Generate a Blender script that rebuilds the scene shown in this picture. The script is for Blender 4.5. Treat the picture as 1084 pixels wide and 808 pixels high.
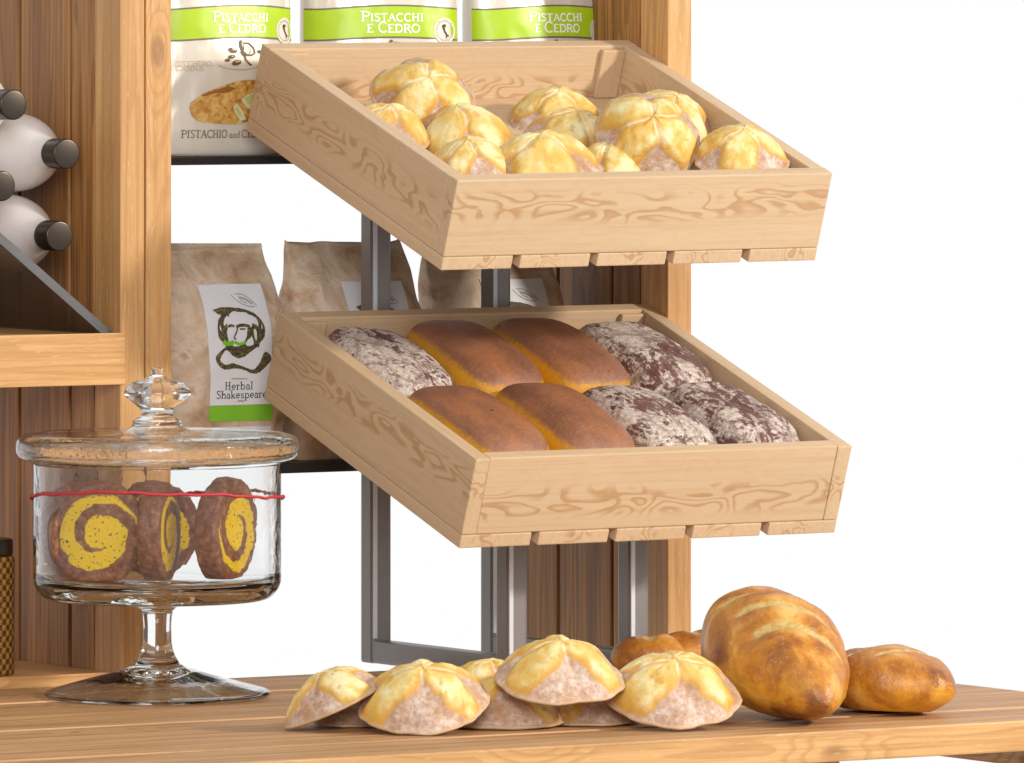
import bpy, bmesh, math, random
from mathutils import Vector, Matrix, Euler, noise
R = math.radians
rng = random.Random(7)
sc = bpy.context.scene
C = sc.collection
for o in list(sc.objects): bpy.data.objects.remove(o)

# ------------------------------------------------------------------ camera geometry
FPX, HOR, YAW, PPM = 9046.0, 17.0, R(32.13), 1200.0
D0 = FPX / PPM
DV = Vector((math.sin(YAW), math.cos(YAW), 0)); RV = Vector((math.cos(YAW), -math.sin(YAW), 0))
CAM = -DV * D0 - RV * ((435 - 542) / FPX * D0) + Vector((0, 0, (711 - HOR) / FPX * D0))
def ray(px, py): return DV + RV * ((px - 542) / FPX) + Vector((0, 0, (HOR - py) / FPX))
def on(px, py, n, p):                       # where the sight line meets the plane through p with normal n
    n = Vector(n); q = ray(px, py)
    return CAM + q * ((Vector(p) - CAM).dot(n) / q.dot(n))
def on_z(px, py, z): return on(px, py, (0, 0, 1), (0, 0, z))
def on_y(px, py, y): return on(px, py, (0, 1, 0), (0, y, 0))

# ------------------------------------------------------------------ node helpers
class NT:
    def __init__(s, name):
        s.m = bpy.data.materials.new(name); s.m.use_nodes = True
        s.t = s.m.node_tree; s.t.nodes.clear()
        s.out = s.t.nodes.new('ShaderNodeOutputMaterial')
    def n(s, typ, ins=None, **props):
        nd = s.t.nodes.new('ShaderNode' + typ)
        for k, v in props.items(): setattr(nd, k, v)
        for k, v in (ins or {}).items():
            sock = nd.inputs[k]
            if hasattr(v, 'is_output'): s.t.links.new(v, sock)
            else: sock.default_value = v
        return nd
    def math(s, op, a, b=0.0, c=0.0, clamp=False):
        return s.n('Math', {0: a, 1: b, 2: c}, operation=op, use_clamp=clamp).outputs[0]
    def noise(s, vec, scale, detail=3.0, rough=0.55, dist=0.0):
        return s.n('TexNoise', {'Vector': vec, 'Scale': scale, 'Detail': detail, 'Roughness': rough, 'Distortion': dist}).outputs['Fac']
    def scale(s, vec, xyz): return s.n('Mapping', {'Vector': vec, 'Scale': xyz}).outputs[0]
    def smooth(s, v, a, b, lo=0.0, hi=1.0):
        return s.n('MapRange', {'Value': v, 'From Min': a, 'From Max': b, 'To Min': lo, 'To Max': hi}, interpolation_type='SMOOTHSTEP').outputs[0]
    def mix(s, f, a, b, mode='MIX'):
        nd = s.t.nodes.new('ShaderNodeMix'); nd.data_type = 'RGBA'; nd.blend_type = mode
        for i, v in ((0, f), (6, a), (7, b)):
            if hasattr(v, 'is_output'): s.t.links.new(v, nd.inputs[i])
            else: nd.inputs[i].default_value = (v if i == 0 else (tuple(v) + (1,))[:4])
        return nd.outputs[2]
    def ramp(s, f, stops):
        nd = s.n('ValToRGB', {'Fac': f}); e = nd.color_ramp.elements
        while len(e) < len(stops): e.new(0.5)
        for el, (p, c) in zip(e, stops): el.position = p; el.color = tuple(c) + (1,)
        return nd.outputs[0]
    def bsdf(s, col, rough=0.5, bump=None, bs=0.3, bd=0.001, **kw):
        ins = {'Base Color': col if hasattr(col, 'is_output') else tuple(col) + (1,), 'Roughness': rough}
        ins.update({k.replace('_', ' '): v for k, v in kw.items()})
        if bump is not None:
            ins['Normal'] = s.n('Bump', {'Height': bump, 'Strength': bs, 'Distance': bd}).outputs[0]
        b = s.n('BsdfPrincipled', ins)
        s.t.links.new(b.outputs[0], s.out.inputs[0]); return s.m
    def attr(s, name, o='Vector'): return s.n('Attribute', attribute_name=name).outputs[o]
    def obj(s): return s.n('TexCoord').outputs['Object']

def wood(name, light, dark, kl=9, kc=26, rings=7, strip=0.021, ring=0.75, streak=0.35, fleck=0.0, rough=0.55, grain=0.25, tone=0.2, knot=0.0):
    t = NT(name); p = t.attr('gco')
    h = t.noise(t.scale(p, (kl, kc, kc)), 1.0, 1.5, 0.4, 0.35)
    fine = t.noise(t.scale(p, (7, 320, 320)), 1.0, 3, 0.6)
    med = t.noise(t.scale(p, (1.6, 55, 55)), 1.0, 4, 0.6, 0.6)
    big = t.noise(t.scale(p, (2.2, 9, 9)), 1.0, 2)
    y = t.n('SeparateXYZ', {'Vector': t.attr('gloc')}).outputs[1]
    wob = t.math('MULTIPLY_ADD', t.noise(t.scale(p, (5, 1, 1)), 1.0, 1), 0.02, -0.01)
    ay = t.math('ABSOLUTE', t.math('ADD', y, wob))
    hh = t.math('MULTIPLY_ADD', h, rings, t.math('MULTIPLY_ADD', fine, 0.25, t.math('MULTIPLY', ay, 25.0)))
    if knot:
        vd = t.n('TexVoronoi', {'Vector': t.scale(p, (4.2, 9, 9)), 'Scale': 1.0, 'Randomness': 1.0}).outputs['Distance']
        kn = t.smooth(vd, 0.30, 0.0); hh = t.math('MULTIPLY_ADD', kn, 3.0, hh)
        kc = t.math('MULTIPLY', t.smooth(vd, 0.085, 0.035), knot)
    fr = t.math('FRACT', hh)
    band = t.math('MULTIPLY', t.smooth(fr, 0.45, 0.82), t.smooth(fr, 1.0, 0.93))
    mask = t.smooth(ay, strip, strip * 0.45)
    band = t.math('MULTIPLY', t.math('MULTIPLY', band, ring), t.math('MULTIPLY_ADD', mask, 0.88, 0.12))
    st = t.math('MULTIPLY', t.smooth(med, 0.42, 0.7), streak)
    col = t.mix(band, light, dark)
    col = t.mix(t.math('MULTIPLY', st, 0.8), col, dark)
    col = t.mix(t.math('MULTIPLY', t.smooth(fine, 0.42, 0.72), grain), col, dark)
    if knot: col = t.mix(kc, col, [x * 0.45 for x in dark])
    if fleck:
        fl = t.noise(t.scale(p, (75, 650, 650)), 1.0, 2)
        col = t.mix(t.math('MULTIPLY', t.smooth(fl, 0.6, 0.72), fleck), col, (0.85, 0.66, 0.40))
    v = t.math('MULTIPLY_ADD', big, tone * 2, 1 - tone)
    col = t.n('HueSaturation', {'Color': col, 'Value': v}).outputs[0]
    return t.bsdf(col, rough, fine, 0.25, 0.0006)

def plain(name, col, rough=0.5, bumpscale=None, vary=0.0, **kw):
    t = NT(name); p = t.obj()
    c = col; b = None
    if vary:
        c = t.mix(t.noise(p, 60, 4), [x * (1 - vary) for x in col], [min(1, x * (1 + vary)) for x in col])
    if bumpscale: b = t.noise(p, bumpscale, 4)
    return t.bsdf(c, rough, b, 0.3, 0.0005, **kw)

M = {}
M['pine'] = wood('pine_wood', (0.60, 0.43, 0.265), (0.40, 0.20, 0.065), kl=15, kc=42, rings=9, strip=0.0165, streak=0.08, grain=0.2, tone=0.10, ring=0.62)
M['pine_plain'] = wood('clear_pine', (0.60, 0.43, 0.265), (0.40, 0.20, 0.065), rings=3, streak=0.1, grain=0.2, tone=0.06, ring=0.1)
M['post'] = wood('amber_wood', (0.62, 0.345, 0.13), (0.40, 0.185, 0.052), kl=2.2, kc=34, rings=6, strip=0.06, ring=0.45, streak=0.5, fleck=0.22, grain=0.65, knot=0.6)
M['counter'] = wood('counter_wood', (0.56, 0.315, 0.135), (0.27, 0.12, 0.04), kl=1.5, kc=40, rings=5, strip=0.08, ring=0.5, streak=0.75, fleck=0.25, grain=0.7, tone=0.28, knot=0.6)
M['plank'] = wood('stained_planks', (0.42, 0.19, 0.05), (0.14, 0.053, 0.013), kl=3.0, kc=40, rings=6, strip=0.05, ring=0.5, streak=0.8, grain=0.65, tone=0.3, knot=0.75)
M['bronze'] = plain('bronze_steel', (0.235, 0.215, 0.205), 0.36, 900, 0.08, Metallic=0.45)
M['gap'] = plain('dark_backing', (0.008, 0.006, 0.005), 0.9)
M['steel'] = plain('bright_steel', (0.62, 0.64, 0.68), 0.35, 900, 0.05, Metallic=0.3)
M['black'] = plain('black_steel', (0.018, 0.017, 0.017), 0.35, 500)
def glass_mat(name='clear_glass', sc_=38, st_=0.10):
    t = NT(name)
    g = t.n('BsdfGlass', {'Color': (0.985, 0.99, 0.99, 1), 'Roughness': 0.0, 'IOR': 1.40})
    b = t.n('Bump', {'Height': t.noise(t.obj(), sc_, 3), 'Strength': st_, 'Distance': 0.004})
    t.t.links.new(b.outputs[0], g.inputs['Normal'])
    t.t.links.new(g.outputs[0], t.out.inputs[0]); return t.m
M['glass'] = glass_mat(); M['bubble_glass'] = glass_mat('rippled_glass', 60, 0.26)
def smoke_mat():
    t = NT('smoked_acrylic')
    tr = t.n('BsdfTransparent', {'Color': (0.62, 0.52, 0.44, 1)})
    p = t.n('BsdfPrincipled', {'Base Color': (0.17, 0.15, 0.135, 1), 'Roughness': 0.4})
    f = t.math('MULTIPLY_ADD', t.noise(t.scale(t.obj(), (20, 20, 20)), 1, 4), 0.2, 0.20)
    mx = t.n('MixShader', {0: f, 1: tr.outputs[0], 2: p.outputs[0]})
    t.t.links.new(mx.outputs[0], t.out.inputs[0]); return t.m
M['smoke'] = smoke_mat()
M['smoke_edge'] = plain('acrylic_edge', (0.10, 0.10, 0.105), 0.4, 300, 0.25)
M['bottle'] = plain('white_bottle', (0.76, 0.71, 0.68), 0.34, None, 0.04)
M['cap'] = plain('bottle_cap', (0.06, 0.048, 0.038), 0.28, None, 0.1, Metallic=0.8)
M['red'] = plain('red_twine', (0.55, 0.035, 0.05), 0.6, 900)
M['kraftlabel'] = plain('white_label', (0.80, 0.81, 0.84), 0.5, 600, 0.03)
M['green'] = plain('label_green', (0.22, 0.56, 0.03), 0.5)
M['ink'] = plain('dark_ink', (0.045, 0.042, 0.045), 0.6)
M['grey_ink'] = plain('grey_ink', (0.40, 0.38, 0.35), 0.6)
M['lime'] = plain('lime_print', (0.42, 0.62, 0.012), 0.38, None, 0.05)
M['olive'] = plain('olive_line', (0.17, 0.14, 0.09), 0.4)
M['whiteink'] = plain('white_print', (0.93, 0.93, 0.85), 0.5)
M['cream'] = plain('cream_print', (0.74, 0.67, 0.55), 0.5)
M['nut'] = plain('brown_drawing', (0.13, 0.075, 0.035), 0.5, None, 0.5)
M['goldink'] = plain('gold_print', (0.52, 0.44, 0.26), 0.4)
def herb_mat():
    t = NT('herb_print'); c = t.ramp(t.noise(t.obj(), 420, 4, 0.7), [(0.35, (0.025, 0.018, 0.012)), (0.5, (0.10, 0.07, 0.035)), (0.62, (0.16, 0.16, 0.04)), (0.7, (0.3, 0.24, 0.12))])
    return t.bsdf(c, 0.7)
M['herb'] = herb_mat()
def kraft_mat():
    t = NT('kraft_paper'); p = t.obj()
    big = t.noise(t.scale(p, (1, 1, 1.3)), 22, 4, 0.6, 0.5)
    c = t.ramp(big, [(0.30, (0.42, 0.25, 0.135)), (0.45, (0.62, 0.45, 0.30)), (0.58, (0.74, 0.60, 0.47)), (0.70, (0.50, 0.29, 0.15))])
    f = t.noise(p, 700, 3)
    c = t.mix(t.smooth(f, 0.5, 0.75, 0, 0.2), c, (0.25, 0.15, 0.08))
    return t.bsdf(c, 0.6, t.noise(p, 55, 5, 0.6, 0.8), 0.6, 0.004)
M['kraft'] = kraft_mat()
def foil_mat():
    t = NT('cream_foil'); p = t.obj()
    c = t.mix(t.noise(p, 12, 2), (0.78, 0.71, 0.60), (0.70, 0.65, 0.58))
    return t.bsdf(c, 0.3, t.noise(t.scale(p, (1, 1, 0.35)), 45, 2), 0.25, 0.004, Metallic=0.25)
M['foil'] = foil_mat()
def pastry_print():
    t = NT('pastry_print'); p = t.obj()
    c = t.ramp(t.noise(p, 120, 5, 0.65, 0.8), [(0.28, (0.20, 0.06, 0.01)), (0.42, (0.46, 0.20, 0.035)), (0.55, (0.62, 0.36, 0.09)), (0.7, (0.72, 0.55, 0.22))])
    return t.bsdf(c, 0.45)
M['pastry'] = pastry_print(); M['pastry_dark'] = plain('baked_print', (0.30, 0.11, 0.018), 0.5, None, 0.5)
M['pistachio'] = plain('pistachio_print', (0.50, 0.55, 0.20), 0.5, None, 0.4)
M['pistachio_pale'] = plain('filling_print', (0.68, 0.66, 0.42), 0.5, None, 0.3)

def bun_mat():
    t = NT('bun_crust'); p = t.obj()
    cr = t.attr('crust', 'Fac'); se = t.attr('crease', 'Fac'); rim = t.attr('rim', 'Fac')
    rnd = t.n('ObjectInfo').outputs['Random']
    pp = t.n('VectorMath', {0: p, 1: t.n('CombineXYZ', {0: rnd, 1: t.math('MULTIPLY', rnd, 3.7), 2: 0}).outputs[0]}, operation='ADD').outputs[0]
    n1 = t.noise(pp, 55, 4, 0.6); n2 = t.noise(pp, 210, 4, 0.7); n3 = t.noise(pp, 30, 3, 0.5)
    k = t.math('ADD', cr, t.math('MULTIPLY_ADD', n1, 0.75, -0.375))
    k = t.math('ADD', k, t.math('MULTIPLY_ADD', n2, 0.16, -0.08))
    n4 = t.math('ADD', t.math('MULTIPLY', n2, 0.5), t.math('MULTIPLY', t.noise(pp, 75, 4, 0.65), 0.5))
    flour = t.ramp(n4, [(0.36, (0.40, 0.21, 0.115)), (0.48, (0.50, 0.325, 0.225)), (0.60, (0.66, 0.53, 0.44))])
    flour = t.mix(t.smooth(n3, 0.5, 0.68, 0, 0.5), flour, (0.40, 0.19, 0.06))
    yel = t.ramp(n1, [(0.30, (0.68, 0.39, 0.07)), (0.44, (0.74, 0.54, 0.17)), (0.60, (0.80, 0.70, 0.38))])
    yel = t.mix(t.smooth(n3, 0.44, 0.64, 0, 0.7), yel, (0.68, 0.39, 0.055))
    yel = t.mix(t.smooth(t.noise(pp, 85, 2), 0.62, 0.72, 0, 0.6), yel, (0.60, 0.25, 0.02))
    col = t.mix(t.smooth(k, 0.36, 0.56), flour, (0.60, 0.31, 0.045))
    col = t.mix(t.smooth(k, 0.50, 1.02), col, yel)
    col = t.mix(t.math('MULTIPLY', se, 0.7), col, (0.80, 0.75, 0.55))
    col = t.mix(t.math('MULTIPLY', rim, 0.8), col, (0.60, 0.40, 0.22))
    return t.bsdf(col, 0.55, t.math('ADD', n2, t.math('MULTIPLY', n1, 0.8)), 0.5, 0.0018)
M['bun'] = bun_mat()
def loaf_mat():
    t = NT('brown_loaf_crust'); p = t.obj(); top = t.attr('top', 'Fac')
    rnd = t.n('ObjectInfo').outputs['Random']
    pp = t.n('VectorMath', {0: p, 1: t.n('CombineXYZ', {0: rnd, 1: t.math('MULTIPLY', rnd, 3.7), 2: 0}).outputs[0]}, operation='ADD').outputs[0]
    n1 = t.noise(t.scale(pp, (1, 0.5, 1)), 30, 4, 0.6); n2 = t.noise(pp, 260, 4, 0.7)
    k = t.math('ADD', top, t.math('MULTIPLY_ADD', n1, 0.5, -0.25)); k = t.math('ADD', k, t.math('MULTIPLY_ADD', n2, 1.1, -0.55))
    tc = t.ramp(n1, [(0.32, (0.20, 0.078, 0.038)), (0.5, (0.28, 0.112, 0.056)), (0.66, (0.38, 0.145, 0.055))])
    tc = t.mix(t.smooth(n2, 0.5, 0.7, 0, 0.25), tc, (0.40, 0.24, 0.16))
    col = t.mix(t.smooth(k, 0.12, 0.85), (0.62, 0.29, 0.012), tc)
    col = t.mix(t.smooth(t.noise(pp, 95, 1), 0.76, 0.79, 0, 0.9), col, (0.05, 0.02, 0.012))
    return t.bsdf(col, 0.46, n2, 0.65, 0.0016)
M['loaf'] = loaf_mat()
def floury_mat():
    t = NT('floury_rye_crust'); p = t.obj()
    rnd = t.n('ObjectInfo').outputs['Random']
    pp = t.n('VectorMath', {0: p, 1: t.n('CombineXYZ', {0: rnd, 1: t.math('MULTIPLY', rnd, 3.7), 2: 0}).outputs[0]}, operation='ADD').outputs[0]
    ps = t.scale(pp, (1.25, 0.6, 1.25))
    n1 = t.noise(ps, 72, 6, 0.72, 1.2); n2 = t.noise(pp, 260, 4, 0.7); n3 = t.noise(ps, 24, 3, 0.55, 0.6)
    dark = t.ramp(n1, [(0.3, (0.075, 0.03, 0.028)), (0.5, (0.17, 0.075, 0.062)), (0.7, (0.27, 0.13, 0.10))])
    fl = t.ramp(n2, [(0.3, (0.36, 0.25, 0.20)), (0.5, (0.58, 0.48, 0.41)), (0.65, (0.74, 0.67, 0.60))])
    k = t.math('ADD', n1, t.math('MULTIPLY_ADD', n2, 0.35, -0.155))
    k = t.math('ADD', k, t.math('MULTIPLY_ADD', n3, 0.8, -0.4))
    crack = t.n('TexVoronoi', {'Vector': t.n('VectorMath', {0: ps, 1: t.n('CombineXYZ', {0: t.math('MULTIPLY', n1, 0.03), 1: t.math('MULTIPLY', n3, 0.03)}).outputs[0]}, operation='ADD').outputs[0], 'Scale': 38}, feature='DISTANCE_TO_EDGE').outputs['Distance']
    col = t.mix(t.smooth(k, 0.43, 0.55), dark, fl)
    col = t.mix(t.smooth(crack, 0.10, 0.02, 0, 0.5), col, (0.15, 0.065, 0.055))
    return t.bsdf(col, 0.7, k, 0.6, 0.003)
M['floury'] = floury_mat()
def batard_mat():
    t = NT('golden_crust'); p = t.obj(); sl = t.attr('slash', 'Fac'); lo = t.attr('low', 'Fac')
    rnd = t.n('ObjectInfo').outputs['Random']
    pp = t.n('VectorMath', {0: p, 1: t.n('CombineXYZ', {0: rnd, 1: t.math('MULTIPLY', rnd, 3.7), 2: 0}).outputs[0]}, operation='ADD').outputs[0]
    n1 = t.noise(pp, 24, 6, 0.62, 0.4); n2 = t.noise(pp, 190, 4, 0.7); n3 = t.noise(pp, 14, 3)
    c = t.ramp(n1, [(0.30, (0.19, 0.058, 0.010)), (0.43, (0.37, 0.125, 0.014)), (0.54, (0.54, 0.215, 0.022)), (0.66, (0.72, 0.42, 0.12))])
    c = t.mix(t.smooth(n3, 0.45, 0.65, 0, 0.55), c, (0.32, 0.11, 0.02))
    c = t.mix(t.smooth(n2, 0.52, 0.72, 0, 0.4), c, (0.55, 0.38, 0.2))
    k = t.math('MULTIPLY', lo, t.smooth(n1, 0.35, 0.6))
    c = t.mix(t.math('MULTIPLY', k, 0.9), c, (0.85, 0.42, 0.025))
    s2 = t.smooth(t.math('ADD', sl, t.math('MULTIPLY_ADD', n1, 0.7, -0.35)), 0.35, 0.75)
    pale = t.ramp(n2, [(0.35, (0.45, 0.27, 0.06)), (0.6, (0.60, 0.43, 0.16))])
    c = t.mix(t.math('MULTIPLY', s2, 0.95), c, pale)
    return t.bsdf(c, 0.32, t.math('ADD', n2, t.math('MULTIPLY', n1, 0.4)), 0.5, 0.0018)
M['batard'] = batard_mat()
def swirl_mat():
    t = NT('swirl_biscuit'); p = t.obj()
    x, y, z = t.n('SeparateXYZ', {'Vector': p}).outputs
    wob = t.math('MULTIPLY_ADD', t.noise(p, 70, 3), 0.010, -0.005)
    r = t.math('ADD', t.math('SQRT', t.math('ADD', t.math('MULTIPLY', x, x), t.math('MULTIPLY', y, y))), wob)
    a = t.math('DIVIDE', t.math('ARCTAN2', y, x), 6.28318)
    fr = t.math('FRACT', t.math('ADD', t.math('DIVIDE', r, 0.0245), a))
    band = t.math('MULTIPLY', t.smooth(fr, 0.34, 0.40), t.smooth(fr, 1.0, 0.96))
    core = t.smooth(r, 0.0125, 0.0105)
    yl = t.math('MAXIMUM', band, core)
    yl = t.math('MULTIPLY', yl, t.smooth(r, 0.0335, 0.0315))
    yc = t.mix(t.smooth(t.noise(p, 420, 2), 0.62, 0.68), (0.92, 0.61, 0.015), (0.10, 0.05, 0.01))
    bc = t.ramp(t.noise(p, 160, 4, 0.7), [(0.35, (0.14, 0.045, 0.02)), (0.55, (0.30, 0.115, 0.05)), (0.72, (0.48, 0.25, 0.15))])
    return t.bsdf(t.mix(yl, bc, yc), 0.5, t.noise(p, 300, 3), 0.4, 0.001)
M['swirl'] = swirl_mat()
def olive_mat():
    t = NT('olive_leaves'); return t.bsdf(t.ramp(t.noise(t.obj(), 90, 4), [(0.35, (0.02, 0.02, 0.008)), (0.5, (0.08, 0.06, 0.015)), (0.65, (0.2, 0.18, 0.03))]), 0.4)
M['olives'] = olive_mat()
def weave_mat():
    t = NT('woven_raffia'); p = t.obj()
    x, y, z = t.n('SeparateXYZ', {'Vector': p}).outputs
    a = t.math('MULTIPLY', t.math('ARCTAN2', y, x), 18.0)
    s = t.math('MULTIPLY', t.math('SINE', a), t.math('SINE', t.math('MULTIPLY', z, 640.0)))
    c = t.mix(t.smooth(s, -0.15, 0.15), (0.12, 0.03, 0.015), (0.36, 0.21, 0.02))
    return t.bsdf(c, 0.6, s, 0.6, 0.002)
M['weave'] = weave_mat()

# ------------------------------------------------------------------ object helpers
def empty(name, loc=(0, 0, 0), rot=None):
    o = bpy.data.objects.new(name, None); C.objects.link(o)
    o.empty_display_size = 0.02
    if rot is not None: o.matrix_world = Matrix.Translation(loc) @ rot.to_4x4()
    else: o.location = loc
    return o
def tag(o, label, cat, group=None):
    o['label'] = label; o['category'] = cat
    if group: o['group'] = group
    return o
def link(name, me, mat, parent=None, smooth=False, mw=None):
    o = bpy.data.objects.new(name, me); C.objects.link(o)
    if mat is not None and not me.materials: me.materials.append(mat)
    if smooth:
        for p in me.polygons: p.use_smooth = True
    if parent is not None: o.parent = parent
    if mw is not None: o.matrix_basis = mw
    return o
class Wood:
    """one mesh of bevelled boards; every board carries its own grain coordinates"""
    def __init__(s): s.bm = bmesh.new(); s.g = []; s.l = []
    def box(s, x0, x1, y0, y1, z0, z1, axis=0, bev=0.0012, skew=None):
        b = bmesh.new(); bmesh.ops.create_cube(b, size=1)
        c = Vector(((x0 + x1) / 2, (y0 + y1) / 2, (z0 + z1) / 2)); d = (x1 - x0, y1 - y0, z1 - z0)
        for v in b.verts: v.co = Vector((v.co.x * d[0], v.co.y * d[1], v.co.z * d[2])) + c
        bev = min(bev, min(d) * 0.3)
        if bev > 0: bmesh.ops.bevel(b, geom=b.edges[:], offset=bev, segments=2, affect='EDGES', profile=0.6)
        others = [i for i in range(3) if i != axis]; others.sort(key=lambda i: -d[i])
        off = (rng.uniform(-5, 5), rng.uniform(-5, 5), rng.uniform(-5, 5)); oy = rng.uniform(-0.15, 0.15) * d[others[0]]
        base = len(s.g); m = []
        for v in b.verts:
            q = v.co - c; l = (q[axis], q[others[0]] + oy, q[others[1]])
            s.l.append(l); s.g.append((l[0] + off[0], l[1] + off[1], l[2] + off[2]))
            m.append(s.bm.verts.new(skew(v.co) if skew else v.co))
        b.verts.index_update()
        for f in b.faces: s.bm.faces.new([m[v.index] for v in f.verts])
        b.free(); return s
    def build(s, name, mat, parent=None):
        me = bpy.data.meshes.new(name); s.bm.to_mesh(me); s.bm.free()
        for nm, dat in (('gco', s.g), ('gloc', s.l)):
            a = me.attributes.new(nm, 'FLOAT_VECTOR', 'POINT')
            a.data.foreach_set('vector', [c for v in dat for c in v])
        return link(name, me, mat, parent)
def mesh(verts, faces, name, attrs=None):
    me = bpy.data.meshes.new(name); me.from_pydata([tuple(v) for v in verts], [], faces); me.update()
    for k, d in (attrs or {}).items():
        a = me.attributes.new(k, 'FLOAT', 'POINT'); a.data.foreach_set('value', d)
    return me
def lathe(profile, seg=96, close=False, fn=None):
    V = []; F = []; n = len(profile)
    for r, z in profile:
        for j in range(seg):
            a = 2 * math.pi * j / seg; V.append((max(r, 1e-5) * math.cos(a), max(r, 1e-5) * math.sin(a), z))
    for i in range(n if close else n - 1):
        i2 = (i + 1) % n
        for j in range(seg):
            k = (j + 1) % seg; F.append((i * seg + j, i * seg + k, i2 * seg + k, i2 * seg + j))
    if not close:
        if profile[0][0] > 1e-4: F.append(tuple(range(seg - 1, -1, -1)))
        if profile[-1][0] > 1e-4: F.append(tuple((n - 1) * seg + j for j in range(seg)))
    return V, F
def arcs(pts, seg=5):
    """round every interior corner of a profile given as (r, z, radius)"""
    out = []
    for i, p in enumerate(pts):
        rad = p[2] if len(p) > 2 else 0
        if rad == 0 or i in (0, len(pts) - 1): out.append((p[0], p[1])); continue
        a = Vector(pts[i - 1][:2]); b = Vector(p[:2]); c = Vector(pts[i + 1][:2])
        u = (a - b); w = (c - b); t = min(rad, u.length * 0.49, w.length * 0.49)
        p0 = b + u.normalized() * t; p1 = b + w.normalized() * t
        for k in range(seg + 1):
            s = k / seg; q = p0 * (1 - s) ** 2 + b * 2 * s * (1 - s) + p1 * s * s; out.append((q.x, q.y))
    return out

# ------------------------------------------------------------------ counter
cnt = empty('wooden_counter', (-0.35, -0.34, 0))
tag(cnt, 'long brown plank counter carrying the jar, the stand and the breads', 'counter')
def local(parent, w):
    return w
YB, YF, XR = 0.022, -0.700, 0.338
edges = [YB, -0.113, -0.234, -0.355, -0.484, -0.600, YF]
w = Wood()
for i, (a, b) in enumerate(zip(edges[:-1], edges[1:])):
    w.box(-1.5 + 0.35, XR + 0.35, b + 0.34 + 0.0012, a + 0.34 - 0.0012, -0.0262, -0.0011 * (i % 2), 0, 0.0012)
w.build('tabletop', M['counter'], cnt)
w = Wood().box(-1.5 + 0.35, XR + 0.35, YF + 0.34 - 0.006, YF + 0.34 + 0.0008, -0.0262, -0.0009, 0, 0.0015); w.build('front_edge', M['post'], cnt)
w = Wood().box(-0.11 + 0.35, -0.018 + 0.35, -0.697 + 0.34, -0.672 + 0.34, -0.9, -0.0265, 2); w.build('leg', M['post'], cnt)
w = Wood().box(0.300 + 0.35, 0.322 + 0.35, -0.66 + 0.34, 0.0 + 0.34, -0.0604, -0.0265, 1); w.build('apron', M['counter'], cnt)
w = Wood().box(0.285 + 0.35, 0.325 + 0.35, -0.03 + 0.34, 0.015 + 0.34, -0.9, -0.0265 - 0.036, 2); w.build('leg', M['post'], cnt)

# ------------------------------------------------------------------ shelving unit
YP = 0.026                                   # front face of the posts
cab = empty('shelving_unit', (0, YP, -0.9))
tag(cab, 'open amber wood shelving unit with dark stained plank sides behind the counter', 'shelves')
def part(name, mat, *boxes):
    w = Wood()
    for b in boxes:
        x0, x1, y0, y1, z0, z1, ax = b[:7]
        w.box(x0, x1, y0 - YP, y1 - YP, z0 + 0.9, z1 + 0.9, ax, b[7] if len(b) > 7 else 0.0012)
    return w.build(name, mat, cab)
XL0, XL1, XL2 = -0.2808, -0.2540, -0.2275    # left pair of posts (checked against the sight lines below)
XL0 = on_y(127.3, 300, YP).x; XL1 = on_y(154, 300, YP).x; XL2 = on_y(182, 300, YP).x
XP0 = on_y(707, 300, YP).x; XP1 = on_y(732, 300, YP).x
ZT = 0.72
part('post', M['post'], (XL0, XL1 - 0.0009, YP, YP + 0.045, -0.9, ZT, 2))
part('post', M['post'], (XL1 + 0.0009, XL2, YP + 0.0008, YP + 0.045, -0.9, ZT, 2))
part('post', M['post'], (XP0, XP1, YP, YP + 0.045, -0.9, ZT, 2))
def wall(x0, x1, n, wd, yfirst):
    bx = []
    y = YP + 0.0465
    bx.append((x0, x1, y, yfirst, -0.9, ZT - 0.002, 2)); y = yfirst + 0.0052
    for i in range(n): bx.append((x0, x1, y, y + wd - 0.0052, -0.9, ZT - 0.002, 2)); y += wd
    return part('side_wall', M['plank'], *bx), part('backing', M['gap'], (x0 + 0.004, x1 - 0.004, YP + 0.048, y - 0.002, -0.899, ZT - 0.004, 2))
# the plank seams fall at 72 px and 13 px in the left wall: 91 mm boards
wall(XL0 - 0.0002, XL0 + 0.018, 3, 0.0915, YP + 0.0865)
wall(XP0 - 0.0002, XP0 + 0.018, 2, 0.0915, YP + 0.0905)
BW = 0.345                                    # depth of the unit
zb1 = on_y(0, 355.3, YP - 0.004).z; zb0 = on_y(0, 410.7, YP - 0.004).z
part('shelf_rail', M['post'], (-1.3, on_y(133, 400, YP - 0.004).x, YP - 0.004, YP - 0.0005, zb0, zb1, 0))
part('shelf_board', M['post'], (-1.3, XL0 - 0.0012, YP + 0.0005, 0.36, zb0 + 0.004, zb1 - 0.0015, 0))
part('base_rail', M['post'], (-1.3, on_y(146, 711, YP + 0.001).x, YP - 0.0035, YP - 0.0006, -0.06, 0.0098, 0))
part('base_board', M['post'], (-1.3, XL0 - 0.0012, YP + 0.0005, 0.36, -0.02, 0.0082, 0))
YS = 0.132                                    # front edge of the two metal shelves
zu1, zu0 = on_y(182, 166.6, YS).z, on_y(182, 175.2, YS).z
zl1, zl0 = on_y(299, 490.8, YS).z, on_y(299, 501.5, YS).z
part('metal_shelf', M['black'], (XL2 - 0.03, XP0 - 0.001, YS, 0.29, zu0, zu1, 0, 0.0006))
part('metal_shelf', M['black'], (XL2 - 0.03, XP0 - 0.001, YS, 0.29, zl0, zl1, 0, 0.0006))

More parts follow.
